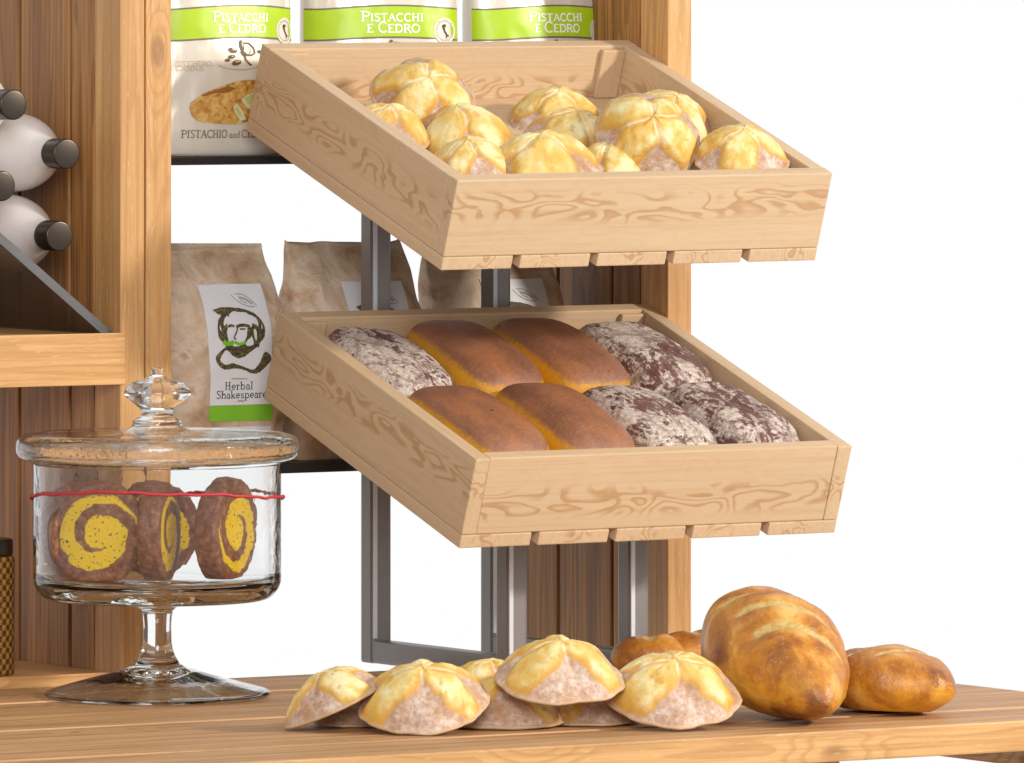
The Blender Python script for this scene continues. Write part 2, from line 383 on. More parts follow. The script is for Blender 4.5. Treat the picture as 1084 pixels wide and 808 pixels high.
# diagonal acrylic divider of the bottle bay
YD = 0.036
pa = on_y(0, 246, YD); pb = on_y(120, 352.5, YD)
dirv = (pb - pa).normalized(); pa = pa - dirv * 0.22; pb = Vector((pb.x, YD, zb1 + 0.001)) if False else pb
nrm = Vector((-dirv.z, 0, dirv.x)); nrm = nrm if nrm.z > 0 else -nrm
th = 0.0075
def slab(name, mat, a, b, y0, y1, t, parent, oy):
    V = []
    for y in (y0, y1):
        for q, s in ((a, 0), (b, 0), (b, -t), (a, -t)):
            p = q + nrm * s; V.append((p.x - parent.location.x, y - parent.location.y, p.z - parent.location.z))
    F = [(0, 1, 2, 3), (7, 6, 5, 4), (0, 4, 5, 1), (1, 5, 6, 2), (2, 6, 7, 3), (3, 7, 4, 0)]
    return link(name, mesh(V, F, name), mat, parent)
dv = slab('divider', M['smoke'], pa, pb, YD + 0.0025, 0.33, th, cab, 0)
dv2 = slab('divider_edge', M['smoke_edge'], pa, pb, YD, YD + 0.0022, th, cab, 0)

# ------------------------------------------------------------------ bottles in the bay
RB = 0.0345
def bottle_mesh():
    prof = arcs([(0.0, 0.0), (RB, 0.0, 0.004), (RB, -0.15, 0.03), (0.0125, -0.190, 0.020), (0.0118, -0.212, 0.0), (0.0, -0.212)][::-1], 8)
    V, F = lathe([(r, z) for r, z in prof], 64); return mesh(V, F, 'bottle')
def cap_mesh():
    prof = arcs([(0.0, -0.2005), (0.0132, -0.2005, 0.0005), (0.0132, -0.2235, 0.0016), (0.0, -0.2235)][::-1], 4)
    V, F = lathe(prof, 48); return mesh(V, F, 'cap')
bm_, cm_ = bottle_mesh(), cap_mesh()
def bottle(x, z, ycap, label):
    o = link('bottle', bm_, M['bottle'], None, True)
    # local -z (neck) points to -y
    o.matrix_world = Matrix.Translation((x, ycap + 0.2235, z)) @ Matrix.Rotation(R(-90), 4, 'X')
    c = link('cap', cm_, M['cap'], o, True)
    return tag(o, label, 'bottle', 'white bottles lying in the rack')
# the lowest bottle touches the divider
best = None
for k in range(200):
    y = 0.045 + k * 0.0008; p = on_y(63.5, 250, y)
    dist = (Vector((p.x, 0, p.z)) - Vector((pa.x, 0, pa.z))).dot(nrm)
    if best is None or abs(dist - RB - 0.0005) < best[0]: best = (abs(dist - RB - 0.0005), y, p, dist)
yc = best[1]; b2 = best[2]; print('bottle y', yc, best[3])
b1 = on_y(71, 163, yc); b3 = on_y(11, 111, yc); b4 = on_y(1, 197, yc)
bottle(b2.x, b2.z, yc, 'white bottle lowest beside the smoked divider, dark cap facing out')
bottle(b1.x, b1.z, yc, 'white bottle with the dark cap pointing right, nearest the amber post')
bottle(b3.x, b3.z, yc - 0.006, 'uppermost white bottle at the photo edge, only its dark cap in view')
bottle(b4.x, b4.z, yc - 0.002, 'white bottle at the photo edge whose dark cap sits between two others')

# woven jar on the bottom shelf of the left bay
wj = on_y(-18, 709, 0.075)
wv = empty('woven_jar', (wj.x, 0.075, 0.0083)); tag(wv, 'yellow and brown woven jar with dark lid at left edge', 'jar')
V, F = lathe(arcs([(0, 0), (0.027, 0, 0.003), (0.0275, 0.103, 0.003), (0, 0.103)]), 64); link('body', mesh(V, F, 'body'), M['weave'], wv, True)
V, F = lathe(arcs([(0, 0.1032), (0.026, 0.1032, 0.002), (0.026, 0.118, 0.003), (0, 0.118)]), 48); link('lid', mesh(V, F, 'lid'), M['cap'], wv, True)

# ------------------------------------------------------------------ crates
CW, CD, CH, CT, ST = 0.3890, 0.3438, 0.0824, 0.0145, 0.0121
def crate_rot(rz, tilt, roll): return Matrix.Rotation(R(rz), 3, 'Z') @ Matrix.Rotation(R(tilt), 3, 'X') @ Matrix.Rotation(R(roll), 3, 'Y')
def make_crate(px, py, ytlb, rot, sides_full, base_h, label):
    # px,py: outer top back left corner; local origin = centre of the underside
    tlb = on_y(px, py, ytlb); o0 = tlb - rot @ Vector((0, CD, 0))
    base = o0 + rot @ Vector((CW / 2, CD / 2, -CH))
    e = empty('wooden_crate', base, rot); tag(e, label, 'crate', 'tilted pine crates on the stand')
    X0, X1, Y0, Y1 = -CW / 2, CW / 2, -CD / 2, CD / 2; Z0, Z1 = ST, CH
    g = 0.0003
    if sides_full:
        fx = (X0 + CT + g, X1 - CT - g); sy = (Y0, Y1); fin = 0.0006
    else:
        fx = (X0, X1); sy = (Y0 + CT + g, Y1 - CT - g); fin = 0.0
    Wood().box(fx[0], fx[1], Y0 + fin, Y0 + CT, Z0 + g, Z1, 0).build('front_panel', M['pine'], e)
    Wood().box(fx[0], fx[1], Y1 - CT, Y1, Z0 + g, Z1, 0).build('back_panel', M['pine'], e)
    for s in (0, 1):
        a = X0 if s == 0 else X1 - CT
        Wood().box(a, a + CT, sy[0], sy[1], Z0 + g, Z1 - 0.0004, 1).build('side_panel', M['pine'], e)
    sw = (CW - 4 * 0.008) / 5
    for i in range(5):
        a = X0 + i * (sw + 0.008)
        Wood().box(a, a + sw, Y0, Y1, 0, ST, 1).build('bottom_slat', M['pine'], e)
    Wood().box(X0 + CT + g, X1 - CT - g, Y0 + CT + g, Y1 - CT - g, ST + g, ST + base_h, 0).build('inner_base', M['pine_plain'], e)
    for sx in (0, 1):
        for syy in (0, 1):
            a = X0 + CT + g if sx == 0 else X1 - CT - 0.024 - g
            b = Y0 + CT + g if syy == 0 else Y1 - CT - 0.005 - g
            Wood().box(a, a + 0.024, b, b + 0.005, ST + base_h + 0.0004, CH - 0.003, 2).build('corner_block', M['pine_plain'], e)
    return e
RU = crate_rot(0.61, 19.73, -0.40); RL = crate_rot(0.45, 19.59, -0.13)
cu = make_crate(277, 46, 0.087, RU, False, 0.021, 'upper pine crate tilted forward and filled with yellow buns')
cl = make_crate(296, 330.6, 0.057, RL, True, 0.0165, 'lower pine crate tilted forward and filled with dark loaves')

# ------------------------------------------------------------------ metal stand
TS = 0.0205
xs = on_y(396, 600, 0.088).x - 0.0022
xs2 = on_y(523, 600, 0.088).x - 0.0022
YR0 = 0.088; YR1 = YR0 + TS; YF0 = -0.140; YF1 = YF0 + TS
st = empty('metal_stand', (xs, YF0, 0.0006)); tag(st, 'dark bronze steel tube stand holding both tilted crates', 'stand')
def under(crate, x, y):
    m = crate.matrix_world; n = m.to_3x3() @ Vector((0, 0, 1)); p = m.translation
    return p.z - (n.x * (x - p.x) + n.y * (y - p.y)) / n.z
bpy.context.view_layer.update()
def tube(w, x0, x1, y0, y1, z0, z1, skew=None): w.box(x0 - xs, x1 - xs, y0 - YF0, y1 - YF0, z0, z1, 2, 0.0030, skew)
for x in (xs, xs2):
    w = Wood()
    zr = under(cu, x + TS / 2, YR0) - 0.001; zf = under(cl, x + TS / 2, YF0) - 0.001
    tube(w, x, x + TS, YR0, YR1, 0.0, zr)                       # rear upright up to the upper crate
    tube(w, x, x + TS, YF0, YF1, 0.0, zf)                       # front upright up to the lower crate
    tube(w, x + 0.0003, x + TS - 0.0003, YF1 - 0.001, YR0 + 0.001, 0.0003, TS)   # foot rail
    sl = math.tan(R(19.6))
    z0 = under(cl, x + TS / 2, YF1)
    tube(w, x + 0.0003, x + TS - 0.0003, YF1 - 0.001, YR0 + 0.001, z0 - 0.0225, z0 - 0.0025, lambda v: Vector((v.x, v.y, v.z + (v.y - (YF1 - YF0)) * sl)))
    z1 = under(cu, x + TS / 2, YR0)
    tube(w, x + 0.0004, x + TS - 0.0004, YR0 - 0.20, YR0 + 0.001, z1 - 0.0225, z1 - 0.0025, lambda v: Vector((v.x, v.y, v.z + (v.y - (YR0 - YF0)) * sl)))
    fr_ = w.build('side_frame', M['bronze'], st)
    for yy, top in ((YR0, zr), (YF0, zf)):
        w = Wood(); tube_lo = TS + 0.002
        w.box(x - xs + 0.0008, x - xs + 0.0050, yy - YF0 - 0.0014, yy - YF0 - 0.0002, tube_lo, top - 0.012, 2, 0.0004); w.build('edge_strip', M['steel'], fr_)
w = Wood()
zc = under(cl, xs, YF1 + 0.03) - 0.05
tube(w, xs + TS + 0.0002, xs2 - 0.0002, YR0 + 0.002, YR1 - 0.002, 0.22, 0.235)
w.build('cross_bar', M['bronze'], st)

# ------------------------------------------------------------------ buns
def bun_mesh(seed, wedges, rad=0.053, hgt=0.0285, depth=0.36):
    """flat floured disc with a domed yellow crust; wedges = [(angle, half width, start radius)]"""
    rr = random.Random(seed); NR, NA = 30, 120
    V, F, cr, se, rim = [], [], [], [], []
    sx, sy = 1.0, rr.uniform(0.88, 0.95); ph = rr.uniform(0, 6)
    for i in range(NR + 1):
        r = (i / NR) ** 0.85
        for j in range(NA):
            a = 2 * math.pi * j / NA
            ca, sa = math.cos(a), math.sin(a)
            k = 1 + 0.10 * noise.noise(Vector((ca * 1.3 + seed * 3.3, sa * 1.3, 3))) + 0.03 * noise.noise(Vector((ca * 5, sa * 5, seed))) + 0.012 * r ** 6 * math.sin(9 * a + seed)
            c = 1.0; s = 0.0
            for (wa, hw, r0) in wedges:
                d = (a - wa + math.pi) % (2 * math.pi) - math.pi
                d += 0.14 * noise.noise(Vector((r * 4, wa + seed, 1.7)))
                lim = hw * max(0.0, (r - r0) / (1 - r0)) ** 0.78
                e = (lim - abs(d)) * max(r, 0.25)
                c = min(c, 0.5 - e * 3.4 if r > r0 else max(0.5 - e * 3.4, 0.5 + min(0.30, (r0 - r) * 3)))
                if r < r0 + 0.05: s = max(s, math.exp(-(d * r / 0.026) ** 2) * min(1, r / 0.15) * (1 - max(0, (r - r0 + 0.12) / 0.17) if r > r0 - 0.12 else 1))
            c = max(0.0, min(1.0, c, 0.5 + (0.95 + 0.07 * noise.noise(Vector((ca * 2.5, sa * 2.5, seed + 4))) - r) * 5))
            z = hgt * max(0.0, 1 - (r / 0.965) ** 1.9) ** 0.84 if r < 0.965 else 0.0
            z += 0.0052 * (c * c * (3 - 2 * c)) * max(0, 1 - r ** 5) - 0.0010 * s - 0.0016 * (1 - c) * max(0, 1 - r ** 4)
            z += (0.0024 * noise.noise(Vector((ca * r * 2.6, sa * r * 2.6, seed * 2.1))) + 0.0008 * noise.noise(Vector((ca * r * 9, sa * r * 9, seed * 2.1)))) * (1 - r ** 4)
            z = max(z, 0.0) + 0.0030 + 0.0012 * r ** 8 * noise.noise(Vector((ca * 4, sa * 4, seed + 7)))
            q = r * k * rad
            V.append((q * ca * sx, q * sa * sy, z)); cr.append(c); se.append(s); rim.append(max(0, min(1, (r - 0.955) / 0.03)))
    for i in range(NR):
        for j in range(NA):
            k = (j + 1) % NA; F.append((i * NA + j, (i + 1) * NA + j, (i + 1) * NA + k, i * NA + k))
    b0 = len(V)
    for q, zz in ((0.985, 0.0008), (0.93, 0.0), (0.5, 0.0018), (0.02, 0.002)):
        for j in range(NA):
            x, y, z = V[NR * NA + j]; V.append((x * q, y * q, zz)); cr.append(0.2); se.append(0); rim.append(0.8)
    rows = [NR * NA] + [b0 + k * NA for k in range(4)]
    for p, q in zip(rows[:-1], rows[1:]):
        for j in range(NA):
            k = (j + 1) % NA; F.append((p + j, q + j, q + k, p + k))
    F.append(tuple(rows[-1] + j for j in range(NA - 1, -1, -1)))
    me = mesh(V, F, 'bun', {'crust': cr, 'crease': se, 'rim': rim})
    for p in me.polygons: p.use_smooth = True
    me.materials.append(M['bun']); return me
D_ = math.radians
# big floured wedge towards local -y (angle -90)
bunA = [bun_mesh(s, [(D_(-84 + d), 0.78, 0.33), (D_(8), 0.46, 0.52), (D_(182), 0.36, 0.58), (D_(70), 0.5, 0.55), (D_(122), 0.42, 0.5)]) for s, d in ((1, 0), (2, 8), (3, -8), (4, 4), (5, -14))]
bunB = [bun_mesh(s, [(D_(-66 + d), 0.60, 0.47), (D_(-160), 0.40, 0.58), (D_(20), 0.42, 0.58), (D_(95), 0.55, 0.5)], 0.0475, 0.0285) for s, d in ((11, 0), (12, -10), (13, 9), (14, 18), (15, -20), (16, 4))]
CR = Matrix((RV, DV, Vector((0, 0, 1)))).transposed()      # local x = picture right, y = away, z = up
def put_bun(me, p, tilt, roll, spin, sc_, label, group, base=None):
    o = bpy.data.objects.new('bun', me); C.objects.link(o)
    rot = CR @ Matrix.Rotation(R(roll), 3, 'Y') @ Matrix.Rotation(R(tilt), 3, 'X') @ Matrix.Rotation(R(spin), 3, 'Z')
    o.matrix_world = Matrix.Translation(p) @ rot.to_4x4() @ Matrix.Diagonal((sc_, sc_, sc_, 1))
    return tag(o, label, 'bun', group)
# crate floor frames
def floor_pt(crate, px, py, h):
    m = crate.matrix_world
    n = (m.to_3x3() @ Vector((0, 0, 1))).normalized()
    return on(px, py, n, m @ Vector((0, 0, ST + h)))
G1 = 'yellow crossed buns in the upper crate'
T0 = 19.7
# (px, py of base centre, height over floor, tilt towards viewer, roll, spin, scale, variant, label)
UB = [
 (447, 107, 0.052, 50, 16, 14, 0.99, 0, 'large crossed bun leaning on the back panel, highest at the left of the upper crate'),
 (408, 145, 0.036, 20, 10, 10, 0.84, 1, 'bun half hidden behind the left side panel, below the highest left bun'),
 (490, 159, 0.026, 16, -6, 86, 1.12, 3, 'pale bun lying behind the front left bun, just right of the big leaning bun'),
 (497, 182, 0.047, 22, -4, 20, 0.84, 4, 'front left bun tucked into the crate corner nearest the viewer'),
 (588, 131, 0.024, 26, 8, 30, 0.92, 5, 'bun at the middle of the back panel behind two stacked buns'),
 (604, 162, 0.032, 18, 8, 100, 1.10, 0, 'bun sandwiched between the back middle bun and the front middle bun'),
 (573, 190, 0.046, 22, 1, 24, 1.18, 3, 'wide front middle bun pressed against the front panel'),
 (646, 186, 0.034, 14, 0, 50, 0.86, 2, 'low bun mostly hidden under the tilted bun with a brown wedge'),
 (684, 146, 0.068, 56, 18, 14, 1.0, 1, 'big bun standing tilted on top, floury brown wedge facing the viewer'),
 (704, 138, 0.042, 26, 18, -10, 0.98, 4, 'bun peeking out behind the big tilted bun near the right panel'),
 (783, 171, 0.062, 28, 8, 24, 0.90, 5, 'lone yellow bun in the front right corner of the upper crate'),
]
for px, py, h, t, rl, sp, s, v, lab in UB:
    put_bun(bunB[v], floor_pt(cu, px, py, h), t, rl, sp, s, lab, G1)
G2 = 'crossed buns heaped on the counter'
# (px, py of base centre, depth y, tilt, roll, spin, scale, variant, label)
CB = [
 (384, 768, -0.462, 2, 0, -18, 0.80, 3, 'flat bun near the left end of the heap with another leaning over it'),
 (356, 756, -0.490, 4, -25, -24, 0.84, 4, 'leftmost bun of the heap, tipped up on its neighbour with its rim showing'),
 (533, 769, -0.532, 2, 0, -4, 1.02, 0, 'flat front bun under the topmost bun of the counter heap'),
 (626, 766, -0.550, 3, 0, 22, 0.80, 2, 'brownish flat bun squeezed under the topmost bun and the big right bun'),
 (518, 738, -0.480, 4, 0, 6, 0.86, 1, 'bun at the rear of the heap peeking above the flat front bun'),
 (450, 745, -0.545, 24, -4, -8, 1.02, 0, 'big bun left of centre in the heap, tilted with a floured wedge in front'),
 (592, 722, -0.575, 20, 3, 4, 1.0, 3, 'topmost bun of the counter heap resting on two flat buns'),
 (712, 745, -0.605, 25, 3, 2, 1.04, 1, 'rightmost bun of the heap, tilted beside the big golden loaf'),
]
for px, py, y, t, rl, sp, s, v, lab in CB:
    o = put_bun(bunA[v], on_y(px, py, y), t, rl, sp, s, lab, G2)
    low = min((o.matrix_world @ q.co).z for q in o.data.vertices)
    if low < 0.0004 or low < 0.012: o.matrix_world = Matrix.Translation((0, 0, 0.0004 - low)) @ o.matrix_world
    print('bun', px, 'low %.4f' % low)

# ------------------------------------------------------------------ loaves in the lower crate
def pan_loaf(seed, hx, hy, hz, ex, bumpy=0.0, bulge=0.1):
    NU, NV = 40, 72; V, F, top = [], [], []
    for i in range(NU + 1):
        ph = math.pi * (i / NU - 0.5)
        for j in range(NV):
            th = 2 * math.pi * j / NV
            cp, sp = math.cos(ph), math.sin(ph); ct, stt = math.cos(th), math.sin(th)
            f = lambda x, e: math.copysign(abs(x) ** e, x)
            zz = f(sp, 0.64); e2 = ex
            x = hx * f(cp, 0.5) * f(ct, e2); y = hy * f(cp, 0.38) * f(stt, e2)
            k = 1 + bulge * (1 - abs(zz)) 
            z = hz * (0.38 + 0.62 * zz) if zz > 0 else hz * 0.38 * (1 + zz)
            if zz < 0: x *= 1 - 0.10 * abs(zz); y *= 1 - 0.08 * abs(zz)
            z += hz * 0.09 * max(0, zz) * (1 - (y / hy) ** 2) * 0.6
            p = Vector((x, y, z)); n = Vector((x / hx ** 2, y / hy ** 2, (z - hz * 0.4) / hz ** 2)).normalized()
            d = bumpy * noise.fractal(Vector((x * 45 + seed, y * 32, z * 45)), 0.9, 2.1, 4) + 0.0012 * noise.noise(Vector((x * 25, y * 18, seed)))
            p += n * d
            V.append(p); top.append(0.0)
    for i in range(NU):
        for j in range(NV):
            k = (j + 1) % NV; F.append((i * NV + j, i * NV + k, (i + 1) * NV + k, (i + 1) * NV + j))
    F.append(tuple(range(NV - 1, -1, -1))); F.append(tuple(NU * NV + j for j in range(NV)))
    me = mesh(V, F, 'loaf', {'top': top})
    me.update(); at = me.attributes['top'].data
    for i, v in enumerate(me.vertices): at[i].value = max(0.0, min(1.0, (v.normal.z - 0.29) / 0.42))
    for p in me.polygons: p.use_smooth = True
    return me
brownL = [pan_loaf(s, 0.0425, 0.0760, 0.0575, 0.5) for s in (1, 2)]
flourL = [pan_loaf(s, 0.0425, 0.0760, 0.0525, 0.6, 0.0022) for s in (5, 6, 7, 8)]
for m_ in brownL: m_.materials.append(M['loaf'])
for m_ in flourL: m_.materials.append(M['floury'])
LX = [-0.1335, -0.0445, 0.0445, 0.1335]
rows = [(-0.0715, 'front', 'BBFF'), (0.0795, 'back', 'FBBF')]
labs = {('front', 0): 'smooth brown loaf at the front left of the lower crate', ('front', 1): 'smooth brown loaf in the front row beside a floury loaf',
        ('front', 2): 'floury cracked dark loaf in the front row next to a brown loaf', ('front', 3): 'floury cracked dark loaf in the front right corner of the lower crate',
        ('back', 0): 'floury cracked dark loaf in the back left corner by the side panel', ('back', 1): 'smooth brown loaf in the back row touching the left floury loaf',
        ('back', 2): 'smooth brown loaf in the back row touching the right floury loaf', ('back', 3): 'floury cracked dark loaf in the back right corner of the lower crate'}
kk = 0
for yy, nm, kinds in rows:
    for i, kd in enumerate(kinds):
        me = brownL[(i + kk) % 2] if kd == 'B' else flourL[kk % 4]
        if kd == 'F': kk += 1
        o = bpy.data.objects.new('brown_loaf' if kd == 'B' else 'floury_loaf', me); C.objects.link(o)
        o.matrix_world = cl.matrix_world @ Matrix.Translation((LX[i] + 0.0035 + rng.uniform(-.0012, .0012), yy, ST + 0.0170)) @ Matrix.Rotation(R(rng.uniform(-2, 2)), 4, 'Z')
        tag(o, labs[(nm, i)], 'bread', 'smooth brown loaves in the lower crate' if kd == 'B' else 'floury dark loaves in the lower crate')

# ------------------------------------------------------------------ golden loaves on the counter
def batard(seed, hx, hy, hz, slashes, tapf=0.25, tapb=0.1):
    NU, NV = 90, 96; V, F, sl, lo = [], [], [], []
    for i in range(NU + 1):
        u = -1 + 2 * i / NU
        pr = max(0.0, 1 - abs(u) ** 2.5) ** 0.58
        pr *= 1 - (tapf * max(0, -u) ** 1.3 + tapb * max(0, u) ** 1.3)
        for j in range(NV):
            a = 2 * math.pi * j / NV
            ca, sa = math.cos(a), math.sin(a)
            x = hx * pr * math.copysign(abs(ca) ** 0.92, ca)
            z = hz * pr * (math.copysign(abs(sa) ** 0.92, sa)) * (1.0 if sa > 0 else 0.78)
            y = hy * u
            s = 0.0; d = 0.0
            if sa > -0.1:
                for (u0, slope, halfw, x0, x1, dep) in slashes:
                    t = (u * hy - u0 - slope * x) / halfw
                    inx = max(0, min(1, (x - x0) / 0.012)) * max(0, min(1, (x1 - x) / 0.012))
                    g = math.exp(-t * t * 1.6) * inx; s = max(s, g); d -= dep * g
                    g2 = math.exp(-((t + 1.6) / 0.6) ** 2) * inx; d += dep * 0.3 * g2     # raised ear
            n = Vector((x / hx ** 2, u * 0.5 / hy, z / hz ** 2)); n = n.normalized() if n.length > 0 else Vector((0, 0, 1))
            d += 0.0028 * noise.noise(Vector((x * 22 + seed, y * 22, z * 22))) + 0.0010 * noise.noise(Vector((x * 70 + seed, y * 70, z * 70)))
            p = Vector((x, y, z)) + n * d * min(1, pr * 2.5)
            p.z = max(p.z, -hz * 0.62) ; p.z += hz * 0.62
            V.append(p); sl.append(s); lo.append(max(0, min(1, 1.1 - (p.z / hz) * 1.1)) * (0.45 + 0.55 * max(0, min(1, -u + 0.2))))
    for i in range(NU):
        for j in range(NV):
            k = (j + 1) % NV; F.append((i * NV + j, i * NV + k, (i + 1) * NV + k, (i + 1) * NV + j))
    me = mesh(V, F, 'loaf', {'slash': sl, 'low': lo})
    for p in me.polygons: p.use_smooth = True
    me.materials.append(M['batard']); return me
def put_loaf(me, p, yaw, pitch, roll, label, group=None, name='golden_loaf'):
    o = bpy.data.objects.new(name, me); C.objects.link(o)
    rot = CR @ Matrix.Rotation(R(yaw), 3, 'Z') @ Matrix.Rotation(R(pitch), 3, 'X') @ Matrix.Rotation(R(roll), 3, 'Y')
    low = min((rot @ q.co).z for q in me.vertices)
    o.matrix_world = Matrix.Translation((p[0], p[1], 0.0004 - low)) @ rot.to_4x4(); return tag(o, label, 'bread', group)
big = batard(21, 0.056, 0.106, 0.056, [(-0.046, -0.40, 0.0075, -0.05, 0.052, 0.0035), (-0.014, -0.40, 0.0085, -0.052, 0.056, 0.0042), (0.022, -0.40, 0.009, -0.050, 0.056, 0.0042), (0.058, -0.4, 0.009, -0.045, 0.05, 0.004)], 0.42, 0.14)
pK = on_y(812, 760, -0.575); pK.z = 0
put_loaf(big, pK, 22, 15, 8, 'big slashed golden loaf, its rounded tip towards the viewer')
small = batard(33, 0.043, 0.066, 0.0335, [(-0.024, -0.5, 0.006, -0.035, 0.04, 0.0022), (0.006, -0.5, 0.007, -0.038, 0.04, 0.0026), (0.034, -0.5, 0.006, -0.03, 0.036, 0.0022)], 0.16, 0.12)
pL = on_y(936, 752, -0.585); pL.z = 0
put_loaf(small, pL, 52, 0, 3, 'smaller golden loaf on the counter, right of the big slashed loaf')
roll_ = batard(41, 0.027, 0.036, 0.024, [(0.0, 0.2, 0.009, -0.022, 0.022, 0.003)], 0.1, 0.1)
pr1 = on_z(688, 717, 0); put_loaf(roll_, pr1, 70, 0, 0, 'small golden roll behind the rightmost bun, nearer the metal stand', 'small golden rolls', 'golden_roll')
pr2 = on_z(732, 716, 0); put_loaf(roll_, pr2, 100, 0, 8, 'small golden roll tucked behind the left flank of the big loaf', 'small golden rolls', 'golden_roll')

# ------------------------------------------------------------------ glass jar on a foot
jp = on_z(166.5, 737, 0.0)
jar = empty('glass_jar', (jp.x, jp.y, -0.0003)); tag(jar, 'footed clear glass jar with wide rimmed lid, holding swirl biscuits', 'jar')
K = 1 / 1246.7     # metres per photo pixel at the jar
def zpx(py): return (737 - py) * K
rf, rb = 121 * K, 131.5 * K
bowl = [(0, 0.0190), (0.012, 0.0185, 0.004), (0.055, 0.0128, 0.02), (rf * 0.90, 0.0022, 0.004), (rf * 0.94, 0.0, 0.002), (rf * 0.97, 0.0, 0.002), (rf, 0.003, 0.002), (rf * 0.97, 0.0055, 0.003), (0.055, 0.0160, 0.03), (0.020, 0.026, 0.012), (0.0125, 0.040, 0.02), (0.0118, zpx(660), 0.01), (0.0135, zpx(643), 0.006), (0.030, zpx(637.5), 0.004),
        (rb - 0.010, zpx(634), 0.006), (rb, zpx(620), 0.012), (rb, zpx(489.5), 0.001), (rb - 0.003, zpx(489.5), 0.001), (rb - 0.0036, zpx(612), 0.010), (rb - 0.016, zpx(618), 0.008), (0, zpx(618.5))]
V, F = lathe(arcs(bowl, 6), 128); link('bowl', mesh(V, F, 'bowl'), M['glass'], jar, True)
rl = 150 * K
lid = [(0, zpx(478)), (rb - 0.02, zpx(478), 0.004), (rb - 0.006, zpx(484), 0.003), (rl - 0.016, zpx(488), 0.010), (rl, zpx(484), 0.010), (rl, zpx(461), 0.010), (rl - 0.016, zpx(457), 0.010), (rb - 0.03, zpx(460), 0.02), (0.030, zpx(456), 0.01), (0.0215, zpx(451), 0.004), (0.021, zpx(444), 0.003),
       (0.0125, zpx(438), 0.004), (0.0150, zpx(431), 0.004), (0.024, zpx(423), 0.003), (0.0290, zpx(416), 0.003), (0.025, zpx(405), 0.006), (0.008, zpx(399), 0.003), (0.0052, zpx(396), 0.001), (0.0058, zpx(389), 0.002), (0, zpx(387.5))]
V, F = lathe(arcs(lid, 6), 128); link('lid', mesh(V, F, 'lid'), M['bubble_glass'], jar, True)
# red twine round the bowl
V, F = [], []; NS, NT_ = 240, 6
for i in range(NS):
    a = 2 * math.pi * i / NS
    zz = zpx(526) + 0.0012 * math.sin(a * 2 + 1) + 0.0006 * math.sin(a * 7) + 0.0004 * math.sin(a * 19)
    for j in range(NT_):
        b = 2 * math.pi * j / NT_ + i * 0.6; q = 0.0014 * (1 + 0.25 * math.sin(i * 1.5 + j))
        rr_ = rb + 0.0017 + q * math.cos(b); V.append((rr_ * math.cos(a), rr_ * math.sin(a), zz + q * math.sin(b) - rr_ * math.cos(a - math.pi / 2 + YAW) * 0.085))
for i in range(NS):
    for j in range(NT_):
        i2 = (i + 1) % NS; j2 = (j + 1) % NT_; F.append((i * NT_ + j, i2 * NT_ + j, i2 * NT_ + j2, i * NT_ + j2))
tw = link('red_twine', mesh(V, F, 'red_twine'), M['red'], None, True); tw.location = jar.location; tag(tw, 'thin red twine tied round the glass jar', 'twine')
# biscuits in the jar
def slice_mesh(rad=0.040, th_=0.02):
    prof = arcs([(0, -th_ / 2), (rad, -th_ / 2, 0.004), (rad * 1.02, 0, 0.003), (rad, th_ / 2, 0.004), (0, th_ / 2)], 4)
    V, F = lathe(prof, 72)
    V = [Vector(v) for v in V]
    for v in V:
        k = 1 + 0.035 * noise.noise(Vector((v.x * 35, v.y * 35, 2))) + 0.02 * noise.noise(Vector((v.x * 110, v.y * 110, 5)))
        v.x *= k; v.y *= k * 1.06; v.z += 0.0006 * noise.noise(v * 90)
    me = mesh(V, F, 'biscuit')
    for p in me.polygons: p.use_smooth = True
    me.materials.append(M['swirl']); return me
sm_ = slice_mesh(); zf_ = zpx(618) + 0.0008
def biscuit(px, dy, turn, lean, spin, s, label, name='swirl_biscuit'):
    # px: picture position, dy: metres away from the viewer relative to the jar axis
    o = bpy.data.objects.new(name, sm_); C.objects.link(o)
    rot = CR @ Matrix.Rotation(R(turn), 3, 'Z') @ Matrix.Rotation(R(lean), 3, 'Y') @ Matrix.Rotation(R(90), 3, 'X') @ Matrix.Rotation(R(spin), 3, 'Z')
    mat = rot.to_4x4() @ Matrix.Diagonal((s, s, s, 1))
    lowest = min((mat @ v.co).z for v in sm_.vertices)
    o.matrix_world = Matrix.Translation(jp + CR @ Vector(((px - 166.5) * K, dy, zf_ + 0.0005 - lowest))) @ mat
    return tag(o, label, 'biscuit', 'swirl biscuits in the glass jar')
biscuit(107, -0.052, 10, 0, -20, 1.02, 'swirl biscuit facing out, its whole yellow spiral in view')
biscuit(170, -0.035, 78, 36, 40, 0.98, 'brown biscuit leaning edge-on at the middle of the glass jar')
biscuit(240, -0.020, 66, -14, 120, 1.04, 'biscuit at the right of the glass jar showing a narrow yellow face')
biscuit(84, 0.012, 30, -4, 200, 0.95, 'biscuit at the left glass wall, half hidden behind the yellow spiral one')
biscuit(160, 0.055, 20, 0, 90, 0.95, 'dark biscuit standing at the back of the glass jar')

